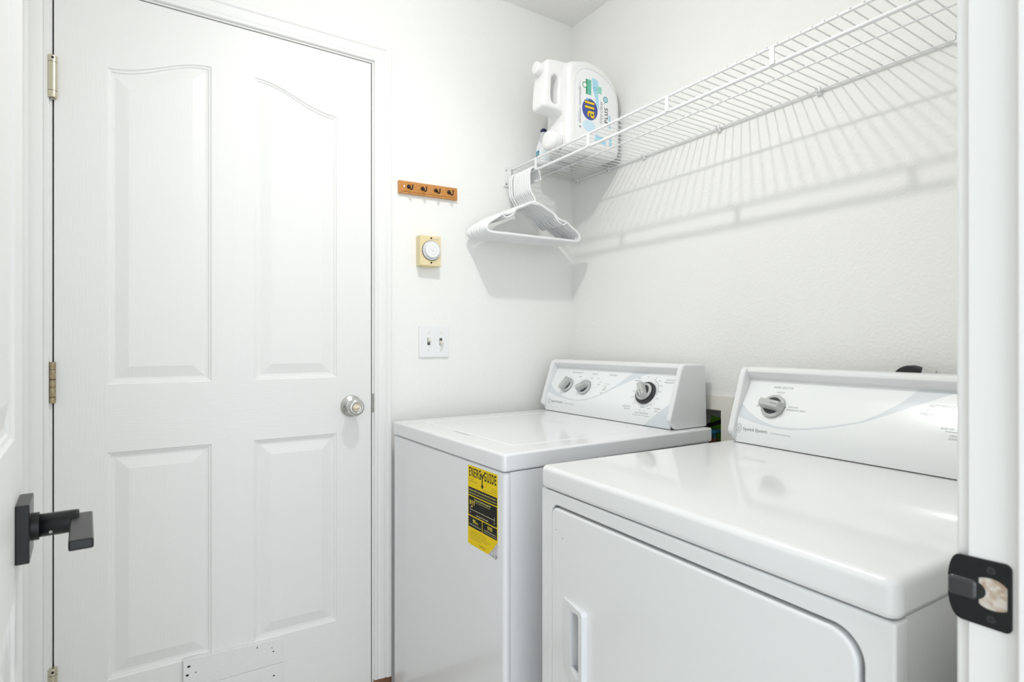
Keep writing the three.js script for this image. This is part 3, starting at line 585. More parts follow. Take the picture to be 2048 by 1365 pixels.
  const em = mesh('energy_label', lg.translate(0.1605, 0.6690, 0.0002), new THREE.MeshPhysicalMaterial({ map: etex, roughness: 0.6, specularIntensity: 0.5 }), w, true);
  em.userData = { label: 'yellow and black energy label with torn lower corner' };
  const torn = dataTex(256, (i) => { const x = i % 256, y = (i / 256) | 0; const t = n2[(y * 2 % 512) * 512 + (x * 2 % 512)]; return t > 0.56 ? [0.68, 0.66, 0.69] : [0.87, 0.86, 0.87]; }, 1 / 0.05, true);
  mesh('glue_residue', extr(poly([[0.096, 0.0015], [0.104, 0.0075], [0.118, 0.0205], [LW - 0.003, 0.0365], [LW + 0.001, 0.033], [LW - 0.001, 0.018], [LW + 0.0008, 0.004], [LW - 0.008, -0.003], [0.116, -0.001]]), 0.0003).translate(0.1605, 0.6690, 0.0002), std([1, 1, 1], 0.8, { map: torn }), w);
}

// ------------------------------------------------------------------ dryer
{
  const d = thing('clothes_dryer', 'white front loading dryer nearest the camera with flat top', 'dryer', [0.673, 0, -0.615], -92 * Math.PI / 180);
  const hw = 0.3365, T = 0.915, bw = 0.3335;
  mesh('cabinet', [box(-bw + 0.003, bw - 0.003, 0.03, 0.869, -0.722, -0.030)], M.enamelDry, d);
  for (const [x, z] of [[-0.27, -0.06], [0.27, -0.06], [-0.27, -0.66], [0.27, -0.66]]) mesh('foot', cyl(V(x, 0, z), V(x, 0.032, z), 0.02), M.rubber, d);
  const fs = roundRect(-bw, bw, 0.012, 0.8685, 0.004);
  fs.holes.push(roundRect(-0.2975, 0.3012, 0.245, 0.8435, [0.02, 0.034, 0.036, 0.019], new THREE.Path()));
  mesh('front_panel', extr(fs, 0.030, 0.0035, 3).translate(0, 0, -0.032), M.enamelDry, d);
  mesh('door_recess', box(-0.305, 0.308, 0.238, 0.85, -0.034, -0.0285), M.enamelDry, d);
  mesh('top_panel', extr(roundRect(-hw, hw, -0.001, 0.732, [0.016, 0.016, 0.006, 0.006]), 0.0455, 0.0105, 5).rotateX(-Math.PI / 2).translate(0, T - 0.0455, 0), M.enamelDry, d);
  mesh('joint', box(-bw + 0.012, bw - 0.012, 0.866, 0.8715, -0.70, -0.012), M.gap, d);
  // door with the pull let into it
  const ds = roundRect(-0.2962, 0.2955, 0.250, 0.8390, [0.02, 0.034, 0.034, 0.018]);
  ds.holes.push(roundRect(-0.2325, -0.1905, 0.540, 0.665, 0.004, new THREE.Path()));
  const dr = mesh('door', extr(ds, 0.024, 0.0045, 4).translate(0, 0, -0.0245), M.enamelDry, d);
  const fr = new THREE.Shape(); poly([[-0.2560, 0.5330], [-0.2010, 0.5180], [-0.1835, 0.5260], [-0.1830, 0.6640], [-0.1860, 0.6710], [-0.2540, 0.6730]], fr);
  const ih = new THREE.Path(); poly([[-0.2290, 0.5520], [-0.2270, 0.6560], [-0.2240, 0.6585], [-0.2000, 0.6625], [-0.1955, 0.6585], [-0.1950, 0.5470], [-0.1990, 0.5420], [-0.2050, 0.5420]], ih); fr.holes.push(ih);
  const hg = extr(fr, 1), hp = hg.attributes.position;
  for (let i = 0; i < hp.count; i++) { const x = hp.getX(i), f = Math.max(0, Math.min(1, (x + 0.2555) / 0.07)); hp.setZ(i, hp.getZ(i) > 0.5 ? 0.0004 + 0.0110 * f : -0.003); }
  hg.computeVertexNormals();
  const pull = mesh('pull_handle', smoothW(hg, 0.3), M.plastic, dr);
  mesh('pull_pocket', [box(-0.2335, -0.1895, 0.536, 0.667, -0.0235, -0.0215), box(-0.2335, -0.2295, 0.536, 0.667, -0.0225, -0.001), box(-0.1945, -0.1895, 0.536, 0.667, -0.0225, -0.001), box(-0.2335, -0.1895, 0.536, 0.542, -0.0225, -0.001), box(-0.2335, -0.1895, 0.6625, 0.667, -0.0225, -0.001)], M.plastic, pull);
  for (const [x, y] of [[-0.279, 0.7965], [-0.2575, 0.785]]) mesh('chip', cyl(V(x, y, -0.0006), V(x, y, 0.0002), 0.0010), M.zinc, dr);
  const X0 = -0.304, X1 = 0.304, fx = (x) => x + 0.017 - (x + 0.334) * 0.021, fy = (v) => 0.012 + v * 0.1376;
  const tex = consolePainter(2048, 532, X0, X1, (k) => {
    const { c, X, Y, m, text } = k;
    c.fillStyle = SWOOSH; c.beginPath();
    c.moveTo(X(X0), Y(fy(0.60))); c.bezierCurveTo(X(-0.262), Y(fy(0.40)), X(-0.235), Y(fy(0.31)), X(-0.195), Y(fy(0.275)));
    c.bezierCurveTo(X(-0.14), Y(fy(0.24)), X(-0.075), Y(fy(0.36)), X(-0.012), Y(fy(0.495))); c.bezierCurveTo(X(0.03), Y(fy(0.64)), X(0.06), Y(fy(0.82)), X(0.088), Y(fy(1.06)));
    c.lineTo(X(0.165), Y(fy(1.06))); c.bezierCurveTo(X(0.11), Y(fy(0.90)), X(0.06), Y(fy(0.70)), X(0.0), Y(fy(0.50)));
    c.bezierCurveTo(X(-0.07), Y(fy(0.33)), X(-0.14), Y(fy(0.215)), X(-0.195), Y(fy(0.235))); c.bezierCurveTo(X(-0.24), Y(fy(0.255)), X(-0.27), Y(fy(0.30)), X(X0), Y(fy(0.36))); c.closePath(); c.fill();
    text('FABRIC SELECTOR', fx(-0.219), fy(0.915), 0.0062, { skew: 0.2 }); text('DELICATE', fx(-0.222), fy(0.83), 0.0047, { skew: 0.2 });
    c.fillStyle = INK; for (const [x, y] of [[fx(-0.2235), fy(0.785)], [fx(-0.1965), fy(0.595)]]) { c.beginPath(); c.arc(X(x), Y(y), 0.0011 * m, 0, 7); c.fill(); }
    text('REGULAR /', fx(-0.190), fy(0.605), 0.0052, { align: 'left', skew: 0.2 }); text('PERMANENT PRESS', fx(-0.1925), fy(0.56), 0.0052, { align: 'left', skew: 0.2 });
    text('NO', fx(-0.2635), fy(0.615), 0.0047, { align: 'right' }); text('HEAT', fx(-0.2635), fy(0.575), 0.0047, { align: 'right' });
    text('AUTOMATIC', fx(0.147), fy(0.815), 0.0083, { align: 'right', skew: 0.2 }); text('PERMANENT', fx(0.145), fy(0.755), 0.0083, { align: 'right', skew: 0.2 }); text('PRESS / KNITS', fx(0.142), fy(0.70), 0.0083, { align: 'right', skew: 0.2 });
    text('MORE DRY', fx(0.140), fy(0.535), 0.0047); text('COOL', fx(0.152), fy(0.45), 0.0047); text('DOWN', fx(0.152), fy(0.41), 0.0047);
    c.strokeStyle = INK; c.lineWidth = 0.0008 * m; c.beginPath(); c.moveTo(X(fx(0.137)), Y(fy(0.50))); c.lineTo(X(fx(0.16)), Y(fy(0.50))); c.stroke();
    logo(k, fx(-0.3105), fy(0.160));
  });
  const { con, at } = consoleParts(d, 0.570, -0.317, 0.317, tex);
  dialKnob(con, at(fx(-0.228), fy(0.585)), -0.12, false, 1.22);
  dialKnob(con, at(0.222, fy(0.575)), 0.9, true);
}

// ------------------------------------------------------------------ wire shelf on the right wall
{
  const Y = EYE + 0.6434, z0 = ZB + 0.010, z1 = ZF - 0.012;
  const s = thing('wire_shelf', 'long white wire shelf on the wall above the machines', 'shelf', [0, 0, 0]);
  const rod = (x, y, r, n) => mesh(n, cyl(V(x, y, z0), V(x, y, z1), r, r, 14), M.shelf, s);
  rod(1.4335, Y - 0.0020, 0.0030, 'back_rail'); rod(1.2845, Y - 0.0025, 0.0027, 'middle_rail'); rod(1.1430, Y - 0.0005, 0.0034, 'front_rail'); rod(1.1455, Y - 0.0385, 0.0046, 'hang_rail');
  const wg = clean(cyl(V(1.1375, 0, 0), V(1.4375, 0, 0), 0.00145, 0.00145, 8));
  for (let z = -0.9624 - 0.02495 * 32; z < z1; z += 0.02495) { if (z < z0 + 0.004) continue; const m = new THREE.Mesh(wg, M.shelf); m.name = 'wire'; m.position.set(0, Y + 0.0022, z); m.castShadow = m.receiveShadow = true; s.add(m); }
  for (const z of [-0.42, -0.7253, -1.0200, -1.3330, -1.6100]) mesh('tie_bar', rbox(1.1385, 1.1420, Y - 0.040, Y + 0.001, z - 0.0058, z + 0.0058, 0.0012), M.shelf, s);
  for (const z of [-0.49, -0.786, -1.084, -1.387, -1.561, -1.742]) {
    const cl = mesh('wall_clip', [rbox(1.4300, XR, Y - 0.0125, Y + 0.002, z - 0.0065, z + 0.0065, 0.002), rbox(1.4275, 1.4300 + 0.004, Y - 0.0055, Y + 0.006, z - 0.0075, z - 0.0035, 0.001), rbox(1.4275, 1.4300 + 0.004, Y - 0.0055, Y + 0.006, z + 0.0035, z + 0.0075, 0.001)], M.shelf, s);
    mesh('screw', cyl(V(1.4292, Y - 0.0085, z), V(1.4302, Y - 0.0085, z), 0.0026), M.zinc, cl);
  }
  const br = mesh('end_bracket', [rbox(1.1150, 1.1530, Y - 0.064, Y + 0.010, ZB, ZB + 0.006, 0.002), rbox(1.1330, 1.1540, Y - 0.050, Y - 0.044, ZB + 0.002, ZB + 0.024, 0.002), rbox(1.1330, 1.1372, Y - 0.050, Y + 0.004, ZB + 0.002, ZB + 0.020, 0.0015), rbox(1.1495, 1.1540, Y - 0.048, Y - 0.020, ZB + 0.002, ZB + 0.024, 0.0015)], M.shelf, s);
  for (const y of [Y - 0.0035, Y - 0.0545]) mesh('screw', cyl(V(1.1235, y, ZB + 0.0058), V(1.1235, y, ZB + 0.0072), 0.0028), M.zinc, br);
}

// ------------------------------------------------------------------ clothes hangers
{
  const hookY = 0, W2 = 0.200;
  // hanger in its own axes: rail centre at the origin, plane x-y
  const arm = (sx) => {
    const q = [[0, -0.112], [0.018, -0.116], [0.055, -0.132], [0.085, -0.146], [0.092, -0.153], [0.098, -0.157], [0.125, -0.166], [0.131, -0.1645], [0.160, -0.182], [0.184, -0.197], [0.196, -0.209], [0.199, -0.220], [0.193, -0.229], [0.180, -0.232]];
    return q.map(([x, y]) => V(sx * x, y, 0));
  };
  const loop = [...arm(1), V(0.10, -0.2325, 0), V(0, -0.233, 0), V(-0.10, -0.2325, 0), ...arm(-1).reverse().slice(0, -1)];
  const bodyG = clean(tube(loop, 0.0052, 190, 9, true, 'centripetal').scale(1, 1, 0.86));
  const notchG = [1, -1].map((sx) => clean(tube([V(sx * 0.078, -0.1425, 0), V(sx * 0.090, -0.159, 0), V(sx * 0.100, -0.168, 0), V(sx * 0.122, -0.177, 0), V(sx * 0.136, -0.170, 0)], 0.0034, 26, 8)));
  const hookG = clean(tube([V(0.0, -0.113, 0), V(-0.002, -0.100, 0), V(-0.011, -0.086, 0), V(-0.0215, -0.070, 0), V(-0.0245, -0.040, 0), V(-0.0235, -0.014, 0), V(-0.0175, 0.0030, 0), V(-0.004, 0.0096, 0), V(0.010, 0.0072, 0), V(0.0185, -0.005, 0), V(0.0215, -0.020, 0), V(0.0235, -0.032, 0)], 0.0040, 60, 9));
  const fillG = clean(rbox(-0.016, 0.016, -0.121, -0.111, -0.0026, 0.0026, 0.002));
  const words = ['frontmost', 'second', 'third', 'fourth', 'fifth', 'sixth', 'seventh', 'eighth', 'ninth', 'tenth', 'eleventh', 'rearmost'];
  for (let i = 0; i < 12; i++) {
    const z = i < 10 ? -1.621 - 0.0105 * i : -1.7290 - 0.0130 * (i - 10);
    const lab = i === 0 ? 'white plastic hanger at the front of the row on the rail' : i === 11 ? 'white plastic hanger hung closest to the wall on the rail' : `white plastic hanger, ${words[i]} from the front of the row on the rail`;
    const h = thing('clothes_hanger', lab, 'hanger', [1.1455, EYE + 0.6434 - 0.0385, z], 0, 'white plastic hangers on the shelf rail');
    h.rotation.set(0, i < 10 ? (rnd() - 0.5) * 0.005 : -0.012, (rnd() - 0.5) * 0.012 + 0.012);
    h.position.x -= i < 10 ? 0 : 0.003;
    const b = new THREE.Mesh(bodyG, M.hanger); b.name = 'frame'; h.add(b);
    const k = new THREE.Mesh(hookG, M.hanger); k.name = 'hook'; h.add(k);
    for (const g of notchG) { const m = new THREE.Mesh(g, M.hanger); m.name = 'strap_notch'; h.add(m); }
    const f = new THREE.Mesh(fillG, M.hanger); f.name = 'web'; h.add(f);
    h.traverse((o) => { o.castShadow = o.receiveShadow = true; });
  }
  void hookY; void W2;
}

// ------------------------------------------------------------------ detergent jug and small bottle
const SH = EYE + 0.6434 + 0.0042;      // top of the shelf wires
{
  const j = thing('detergent_jug', 'large white detergent jug lying on its side on the shelf', 'jug', [0, SH - 0.650, 0]);
  const zF = -1.485, TH = 0.130, zM = zF - TH / 2;
  const loopOf = (pts, n) => new THREE.SplineCurve(pts.map(([x, y]) => new THREE.Vector2(x, y))).getPoints(n).slice(0, -1);
  // main bottle, and the slimmer moulding with neck, grip hole and handle
  const bodyLoop = [[1.212, 0.9570], [1.245, 0.965], [1.285, 0.9715], [1.325, 0.966], [1.362, 0.951], [1.392, 0.925], [1.412, 0.890], [1.421, 0.845], [1.4225, 0.76], [1.4220, 0.695], [1.4160, 0.668], [1.402, 0.6540], [1.380, 0.650], [1.29, 0.650], [1.225, 0.650], [1.200, 0.6545], [1.187, 0.670], [1.183, 0.70], [1.184, 0.74], [1.187, 0.78], [1.187, 0.83], [1.186, 0.88], [1.186, 0.92], [1.192, 0.9445], [1.212, 0.9570]];
  const slimLoop = [[1.130, 0.9500], [1.165, 0.9545], [1.200, 0.9580], [1.240, 0.962], [1.280, 0.955], [1.300, 0.90], [1.300, 0.78], [1.290, 0.70], [1.262, 0.668], [1.220, 0.664], [1.193, 0.667], [1.178, 0.682], [1.175, 0.712], [1.180, 0.745], [1.190, 0.770], [1.178, 0.7835], [1.150, 0.7865], [1.126, 0.7865], [1.1100, 0.7910], [1.1060, 0.806], [1.1085, 0.845], [1.1125, 0.880], [1.1170, 0.905], [1.1160, 0.930], [1.1200, 0.944], [1.130, 0.9500]];
  const gripHole = [[1.1405, 0.890], [1.152, 0.9015], [1.1665, 0.897], [1.1695, 0.878], [1.1650, 0.848], [1.1650, 0.822], [1.1660, 0.8115], [1.156, 0.8065], [1.1465, 0.8080], [1.1395, 0.8165], [1.1370, 0.840], [1.1390, 0.870], [1.1405, 0.890]];
  mesh('body', smoothW(extr(new THREE.Shape(loopOf(bodyLoop, 120)), TH, 0.0195, 6).translate(0, 0, zF - TH), 1.2), M.jug, j);
  const slim = new THREE.Shape(loopOf(slimLoop, 130)); slim.holes.push(new THREE.Path(loopOf(gripHole, 60).reverse()));
  const hs = 0.004;
  mesh('handle', smoothW(extr(slim, 0.072, 0.0092, 5).translate(0, 0, zM - 0.036), 1.2), M.jug, j);
  mesh('vent_cap', lathe([[0, -0.028], [0.0165, -0.028], [0.0195, -0.026], [0.0208, -0.020], [0.0208, -0.004], [0.0195, 0], [0, 0]], 32).rotateZ(-Math.PI / 2).translate(1.118 + hs, 0.924, zM), M.jug, j);
  mesh('spout_cap', lathe([[0, -0.042], [0.020, -0.0415], [0.029, -0.038], [0.0335, -0.030], [0.0342, -0.024], [0.0355, -0.0235], [0.0355, -0.018], [0.0345, -0.0175], [0.0365, -0.0165], [0.0365, -0.010], [0.0352, -0.0095], [0.0375, -0.0085], [0.0375, 0.006], [0, 0.006]], 40).rotateZ(-Math.PI / 2).translate(1.183, 0.6925, zM), M.jug, j);
  // printed label on the flat side, sideways as the jug lies
  const lx0 = 1.2135, lx1 = 1.4035, ly0 = 0.674, ly1 = 0.9395;
  const lt = canvasTex(855, 1195, (c, W, H) => {
    const m = W / (lx1 - lx0), X = (x) => (x - lx0) * m, Y = (y) => (ly1 - y) * m;
    c.fillStyle = '#f7f8f9'; c.fillRect(0, 0, W, H);
    c.fillStyle = '#aee0f5'; c.beginPath(); c.moveTo(X(1.288), Y(0.915)); c.lineTo(X(1.316), Y(0.908)); c.lineTo(X(1.318), Y(0.88)); c.bezierCurveTo(X(1.312), Y(0.86), X(1.322), Y(0.84), X(1.318), Y(0.81)); c.lineTo(X(1.306), Y(0.83)); c.bezierCurveTo(X(1.306), Y(0.85), X(1.288), Y(0.87), X(1.290), Y(0.89)); c.closePath(); c.fill();
    c.fillStyle = '#d4eefb'; c.beginPath(); c.ellipse(X(1.275), Y(0.745), 0.028 * m, 0.02 * m, 0, 0, 7); c.fill();
    c.fillStyle = '#a9def5'; c.beginPath(); c.moveTo(X(1.305), Y(0.726)); c.lineTo(X(1.350), Y(0.716)); c.lineTo(X(1.352), Y(0.690)); c.lineTo(X(1.300), Y(0.700)); c.closePath(); c.fill();
    c.fillRect(X(1.366), Y(0.80), 0.007 * m, 0.045 * m); c.fillRect(X(1.366), Y(0.722), 0.012 * m, 0.03 * m);
    c.fillStyle = '#6bc2a8'; c.fillRect(X(1.261), Y(0.904), 0.024 * m, 0.052 * m); c.fillStyle = '#3c8f62'; c.fillRect(X(1.261), Y(0.904), 0.006 * m, 0.052 * m);
    c.strokeStyle = '#3c9a5d'; c.lineWidth = 0.003 * m; c.beginPath(); c.arc(X(1.256), Y(0.882), 0.009 * m, 0, 7); c.stroke(); c.fillStyle = '#ffffff'; c.beginPath(); c.arc(X(1.256), Y(0.882), 0.0075 * m, 0, 7); c.fill();
    c.fillStyle = '#9adac9'; c.fillRect(X(1.312), Y(0.890), 0.020 * m, 0.024 * m); c.strokeStyle = '#5aa9c9'; c.lineWidth = 0.002 * m; c.beginPath(); c.arc(X(1.3025), Y(0.878), 0.0055 * m, 0, 7); c.stroke();
    const up = (s, x, y, size, color, o = {}) => { c.save(); c.translate(X(x), Y(y)); c.rotate(-Math.PI / 2); if (o.sx) c.scale(o.sx, 1); if (o.skew) c.transform(1, 0, -o.skew, 1, 0, 0); c.font = `${o.bold ? 'bold ' : ''}${Math.round(size * m)}px sans-serif`; c.textAlign = o.align ?? 'left'; c.textBaseline = 'middle'; if (o.stroke) { c.strokeStyle = o.stroke; c.lineWidth = (o.lw ?? 0.003) * m; c.lineJoin = 'round'; c.strokeText(s, 0, 0); } c.fillStyle = color; c.fillText(s, 0, 0); c.restore(); };
    c.fillStyle = '#4453a8'; c.beginPath(); c.ellipse(X(1.279), Y(0.8025), 0.0345 * m, 0.0365 * m, 0.2, 0, 7); c.fill();
    up('all', 1.2795, 0.8025, 0.056, '#f3d11a', { bold: true, align: 'center', stroke: '#26305f', lw: 0.0042, sx: 0.92 });
    c.fillStyle = '#8cc4ee'; c.beginPath(); c.arc(X(1.268), Y(0.836), 0.0048 * m, 0, 7); c.fill();
    up('free·clear', 1.3295, 0.7645, 0.0185, '#6f747d', { skew: 0.12 });
    up('PLUS', 1.3530, 0.7690, 0.0225, '#55585f', { bold: true, sx: 1.05 }); up('+', 1.3455, 0.8355, 0.010, '#55585f', { bold: true });
    c.strokeStyle = '#46a6b5'; c.lineWidth = 0.0042 * m; c.beginPath(); c.arc(X(1.350), Y(0.852), 0.0085 * m, 0, 7); c.stroke(); c.fillStyle = '#9fd7ee'; c.beginPath(); c.arc(X(1.350), Y(0.852), 0.0038 * m, 0, 7); c.fill();
    c.fillStyle = '#e3e5e8'; c.beginPath(); c.moveTo(X(1.226), Y(0.86)); c.lineTo(X(1.236), Y(0.90)); c.lineTo(X(1.240), Y(0.86)); c.closePath(); c.fill();
    up('WHITENING + BRIGHTENING', 1.2355, 0.7475, 0.0088, '#747a83', { bold: true }); up('+', 1.2355, 0.731, 0.018, '#32363c', { bold: true });
    up('stain lifters', 1.2275, 0.752, 0.0060, '#9aa1a8'); up('FOR SENSITIVE SKIN', 1.3665, 0.755, 0.0052, '#8cb7cf');
  });
  const archOf = (P, d) => { const a = lx0 - d, b = lx1 + Math.min(d, 0.0035), t = ly1 + Math.min(d, 0.008), y = ly0 - Math.min(d, 0.001); P.moveTo(a, y + 0.01); P.lineTo(a, 0.865); P.bezierCurveTo(a, 0.915 + d, a + 0.025, t, a + 0.070, t); P.bezierCurveTo(b - 0.055, t - 0.002, b, 0.895 + d, b, 0.845); P.lineTo(b, y + 0.01); P.quadraticCurveTo(b, y, b - 0.01, y); P.lineTo(a + 0.01, y); P.quadraticCurveTo(a, y, a, y + 0.01); return P; };
  const rim = archOf(new THREE.Shape(), 0.0085); rim.holes.push(archOf(new THREE.Path(), 0.0015));
  mesh('label_rim', extr(rim, 0.0016, 0.0007, 2, 24).translate(0, 0, zF - 0.0004), M.jug, j);
  const foot = canvasTex(256, 256, (c) => { c.fillStyle = '#f4f5f6'; c.fillRect(0, 0, 256, 256); c.fillStyle = '#2d3036'; c.save(); c.translate(128, 128); c.rotate(-Math.PI / 2); c.textAlign = 'center'; c.font = 'bold 84px monospace'; c.fillText('1:27', 0, -14); c.fillText('B.14', 0, 84); c.restore(); });
  mesh('date_print', new THREE.PlaneGeometry(0.036, 0.036).rotateX(Math.PI / 2).translate(1.310, 0.6496, -1.575), phys([1, 1, 1], 0.5, { map: foot }), j, true);
  const ls = new THREE.Shape(); ls.moveTo(lx0, ly0 + 0.01); ls.lineTo(lx0, 0.865); ls.bezierCurveTo(lx0, 0.915, lx0 + 0.025, ly1, lx0 + 0.070, ly1); ls.bezierCurveTo(lx1 - 0.055, ly1 - 0.002, lx1, 0.895, lx1, 0.845); ls.lineTo(lx1, ly0 + 0.01); ls.quadraticCurveTo(lx1, ly0, lx1 - 0.01, ly0); ls.lineTo(lx0 + 0.01, ly0); ls.quadraticCurveTo(lx0, ly0, lx0, ly0 + 0.01);
  // keep the label on the flat field inside the rounded edge
  const lg = extr(ls, 0.0006, 0, 1, 20), p = lg.attributes.position, uv = new Float32Array(p.count * 2);
  for (let i = 0; i < p.count; i++) { uv[2 * i] = (p.getX(i) - lx0) / (lx1 - lx0); uv[2 * i + 1] = (p.getY(i) - ly0) / (ly1 - ly0); }
  lg.setAttribute('uv', new THREE.BufferAttribute(uv, 2));
  mesh('printed_label', lg.translate(0, 0, zF), phys([1, 1, 1], 0.35, { map: lt }), j, true);
}
{
  const b = thing('softener_bottle', 'small white bottle with navy tipped cap behind the jug', 'bottle', [0.020, SH, 0]);
  const zc = -1.681;
  const oval = (rows, grow, t0, t1, n, uvs) => {       // rings of (height, centre x, half width, half depth)
    const pos = [], uv = [], idx = [];
    rows.forEach(([y, cx, rx, rz], k) => { for (let i = 0; i <= n; i++) { const a = t0 + (t1 - t0) * i / n; pos.push(cx + (rx + grow) * Math.cos(a), y, zc + (rz + grow) * Math.sin(a)); uv.push(i / n, k / (rows.length - 1)); } });
    for (let k = 0; k < rows.length - 1; k++) for (let i = 0; i < n; i++) { const q = k * (n + 1) + i, r = q + n + 1; idx.push(q, r, q + 1, q + 1, r, r + 1); }
    if (uvs) for (let i = 0; i < idx.length; i += 3) { const t = idx[i + 1]; idx[i + 1] = idx[i + 2]; idx[i + 2] = t; }
    const g = new THREE.BufferGeometry(); g.setAttribute('position', new THREE.Float32BufferAttribute(pos, 3)); g.setAttribute('uv', new THREE.Float32BufferAttribute(uv, 2)); g.setIndex(idx); g.computeVertexNormals(); return g;
  };
  mesh('body', oval([[0.0, 1.257, 0.001, 0.001], [0.0, 1.257, 0.068, 0.026], [0.004, 1.256, 0.075, 0.033], [0.012, 1.255, 0.078, 0.036], [0.056, 1.255, 0.078, 0.036], [0.064, 1.250, 0.072, 0.035], [0.072, 1.240, 0.060, 0.032], [0.081, 1.222, 0.038, 0.025], [0.088, 1.2085, 0.021, 0.019], [0.090, 1.2065, 0.019, 0.0185]], 0, 0, 2 * Math.PI, 48), M.capWhite, b);
  mesh('neck_cap', lathe([[0, 0.078], [0.019, 0.078], [0.019, 0.095], [0.0165, 0.098], [0.0130, 0.101], [0.0122, 0.121], [0.0112, 0.124], [0, 0.124]], 32).translate(1.2065, 0, zc), M.capWhite, b);
  mesh('cap_tip', lathe([[0, 0.1235], [0.0118, 0.1235], [0.0120, 0.1290], [0.0100, 0.1345], [0.006, 0.1375], [0, 0.1385]], 32).translate(1.2065, 0, zc), M.navy, b);
  const lt = canvasTex(512, 256, (c) => { c.fillStyle = '#e8f4f6'; c.fillRect(0, 0, 512, 256); c.fillStyle = '#1f7f95'; c.beginPath(); c.moveTo(10, 70); c.lineTo(150, 20); c.lineTo(150, 150); c.lineTo(10, 200); c.fill(); c.fillStyle = '#bfe2ea'; for (let i = 0; i < 3; i++) c.fillRect(30, 80 + i * 26, 100, 9); c.fillStyle = '#6fb6c4'; c.font = '40px sans-serif'; c.fillText('soft', 200, 120); });
  mesh('printed_label', oval([[0.020, 1.255, 0.078, 0.036], [0.055, 1.255, 0.078, 0.036]], 0.0006, 1.12 * Math.PI, 0.42 * Math.PI, 30, true), phys([1, 1, 1], 0.4, { map: lt }), b, true);
}

// ------------------------------------------------------------------ key rack, timer, switch plate on the back wall
{
  const k = thing('key_rack', 'small golden oak board with four bronze cup hooks', 'key rack', [0.8100, EYE + 0.5188, ZB]);
  k.rotation.z = 0.016;
  mesh('board', [extr(roundRect(-0.1078, 0.1078, -0.0208, 0.0208, 0.0012), 0.012, 0.0018, 2)], M.oak, k);
  mesh('raised_field', extr(roundRect(-0.0995, 0.0995, -0.0148, 0.0148, 0.001), 0.0142, 0.0012, 1), M.oak, k);
  for (const x of [-0.0745, -0.0250, 0.0240, 0.0735]) {
    const h = mesh('hook', [lathe([[0, 0.0140], [0.0066, 0.0140], [0.0068, 0.0162], [0.0046, 0.0175], [0.0036, 0.0200], [0, 0.0205]], 20).rotateX(Math.PI / 2).translate(x, 0.002, 0), tube([V(x, 0.002, 0.016), V(x, 0.0025, 0.0235), V(x, -0.002, 0.0275), V(x + 0.001, -0.0085, 0.0290), V(x + 0.002, -0.0115, 0.0340), V(x + 0.003, -0.0085, 0.0385), V(x + 0.003, -0.0025, 0.0405), V(x + 0.003, 0.0010, 0.0410)], 0.0020, 34, 8), new THREE.SphereGeometry(0.0026, 12, 8).translate(x + 0.003, 0.0014, 0.0411)], M.bronze, k);
    void h;
  }
  for (const x of [-0.0905, 0.0885]) mesh('screw', cyl(V(x, 0.0015, 0.0135), V(x, 0.0015, 0.0152), 0.0028), M.plate, k);
}
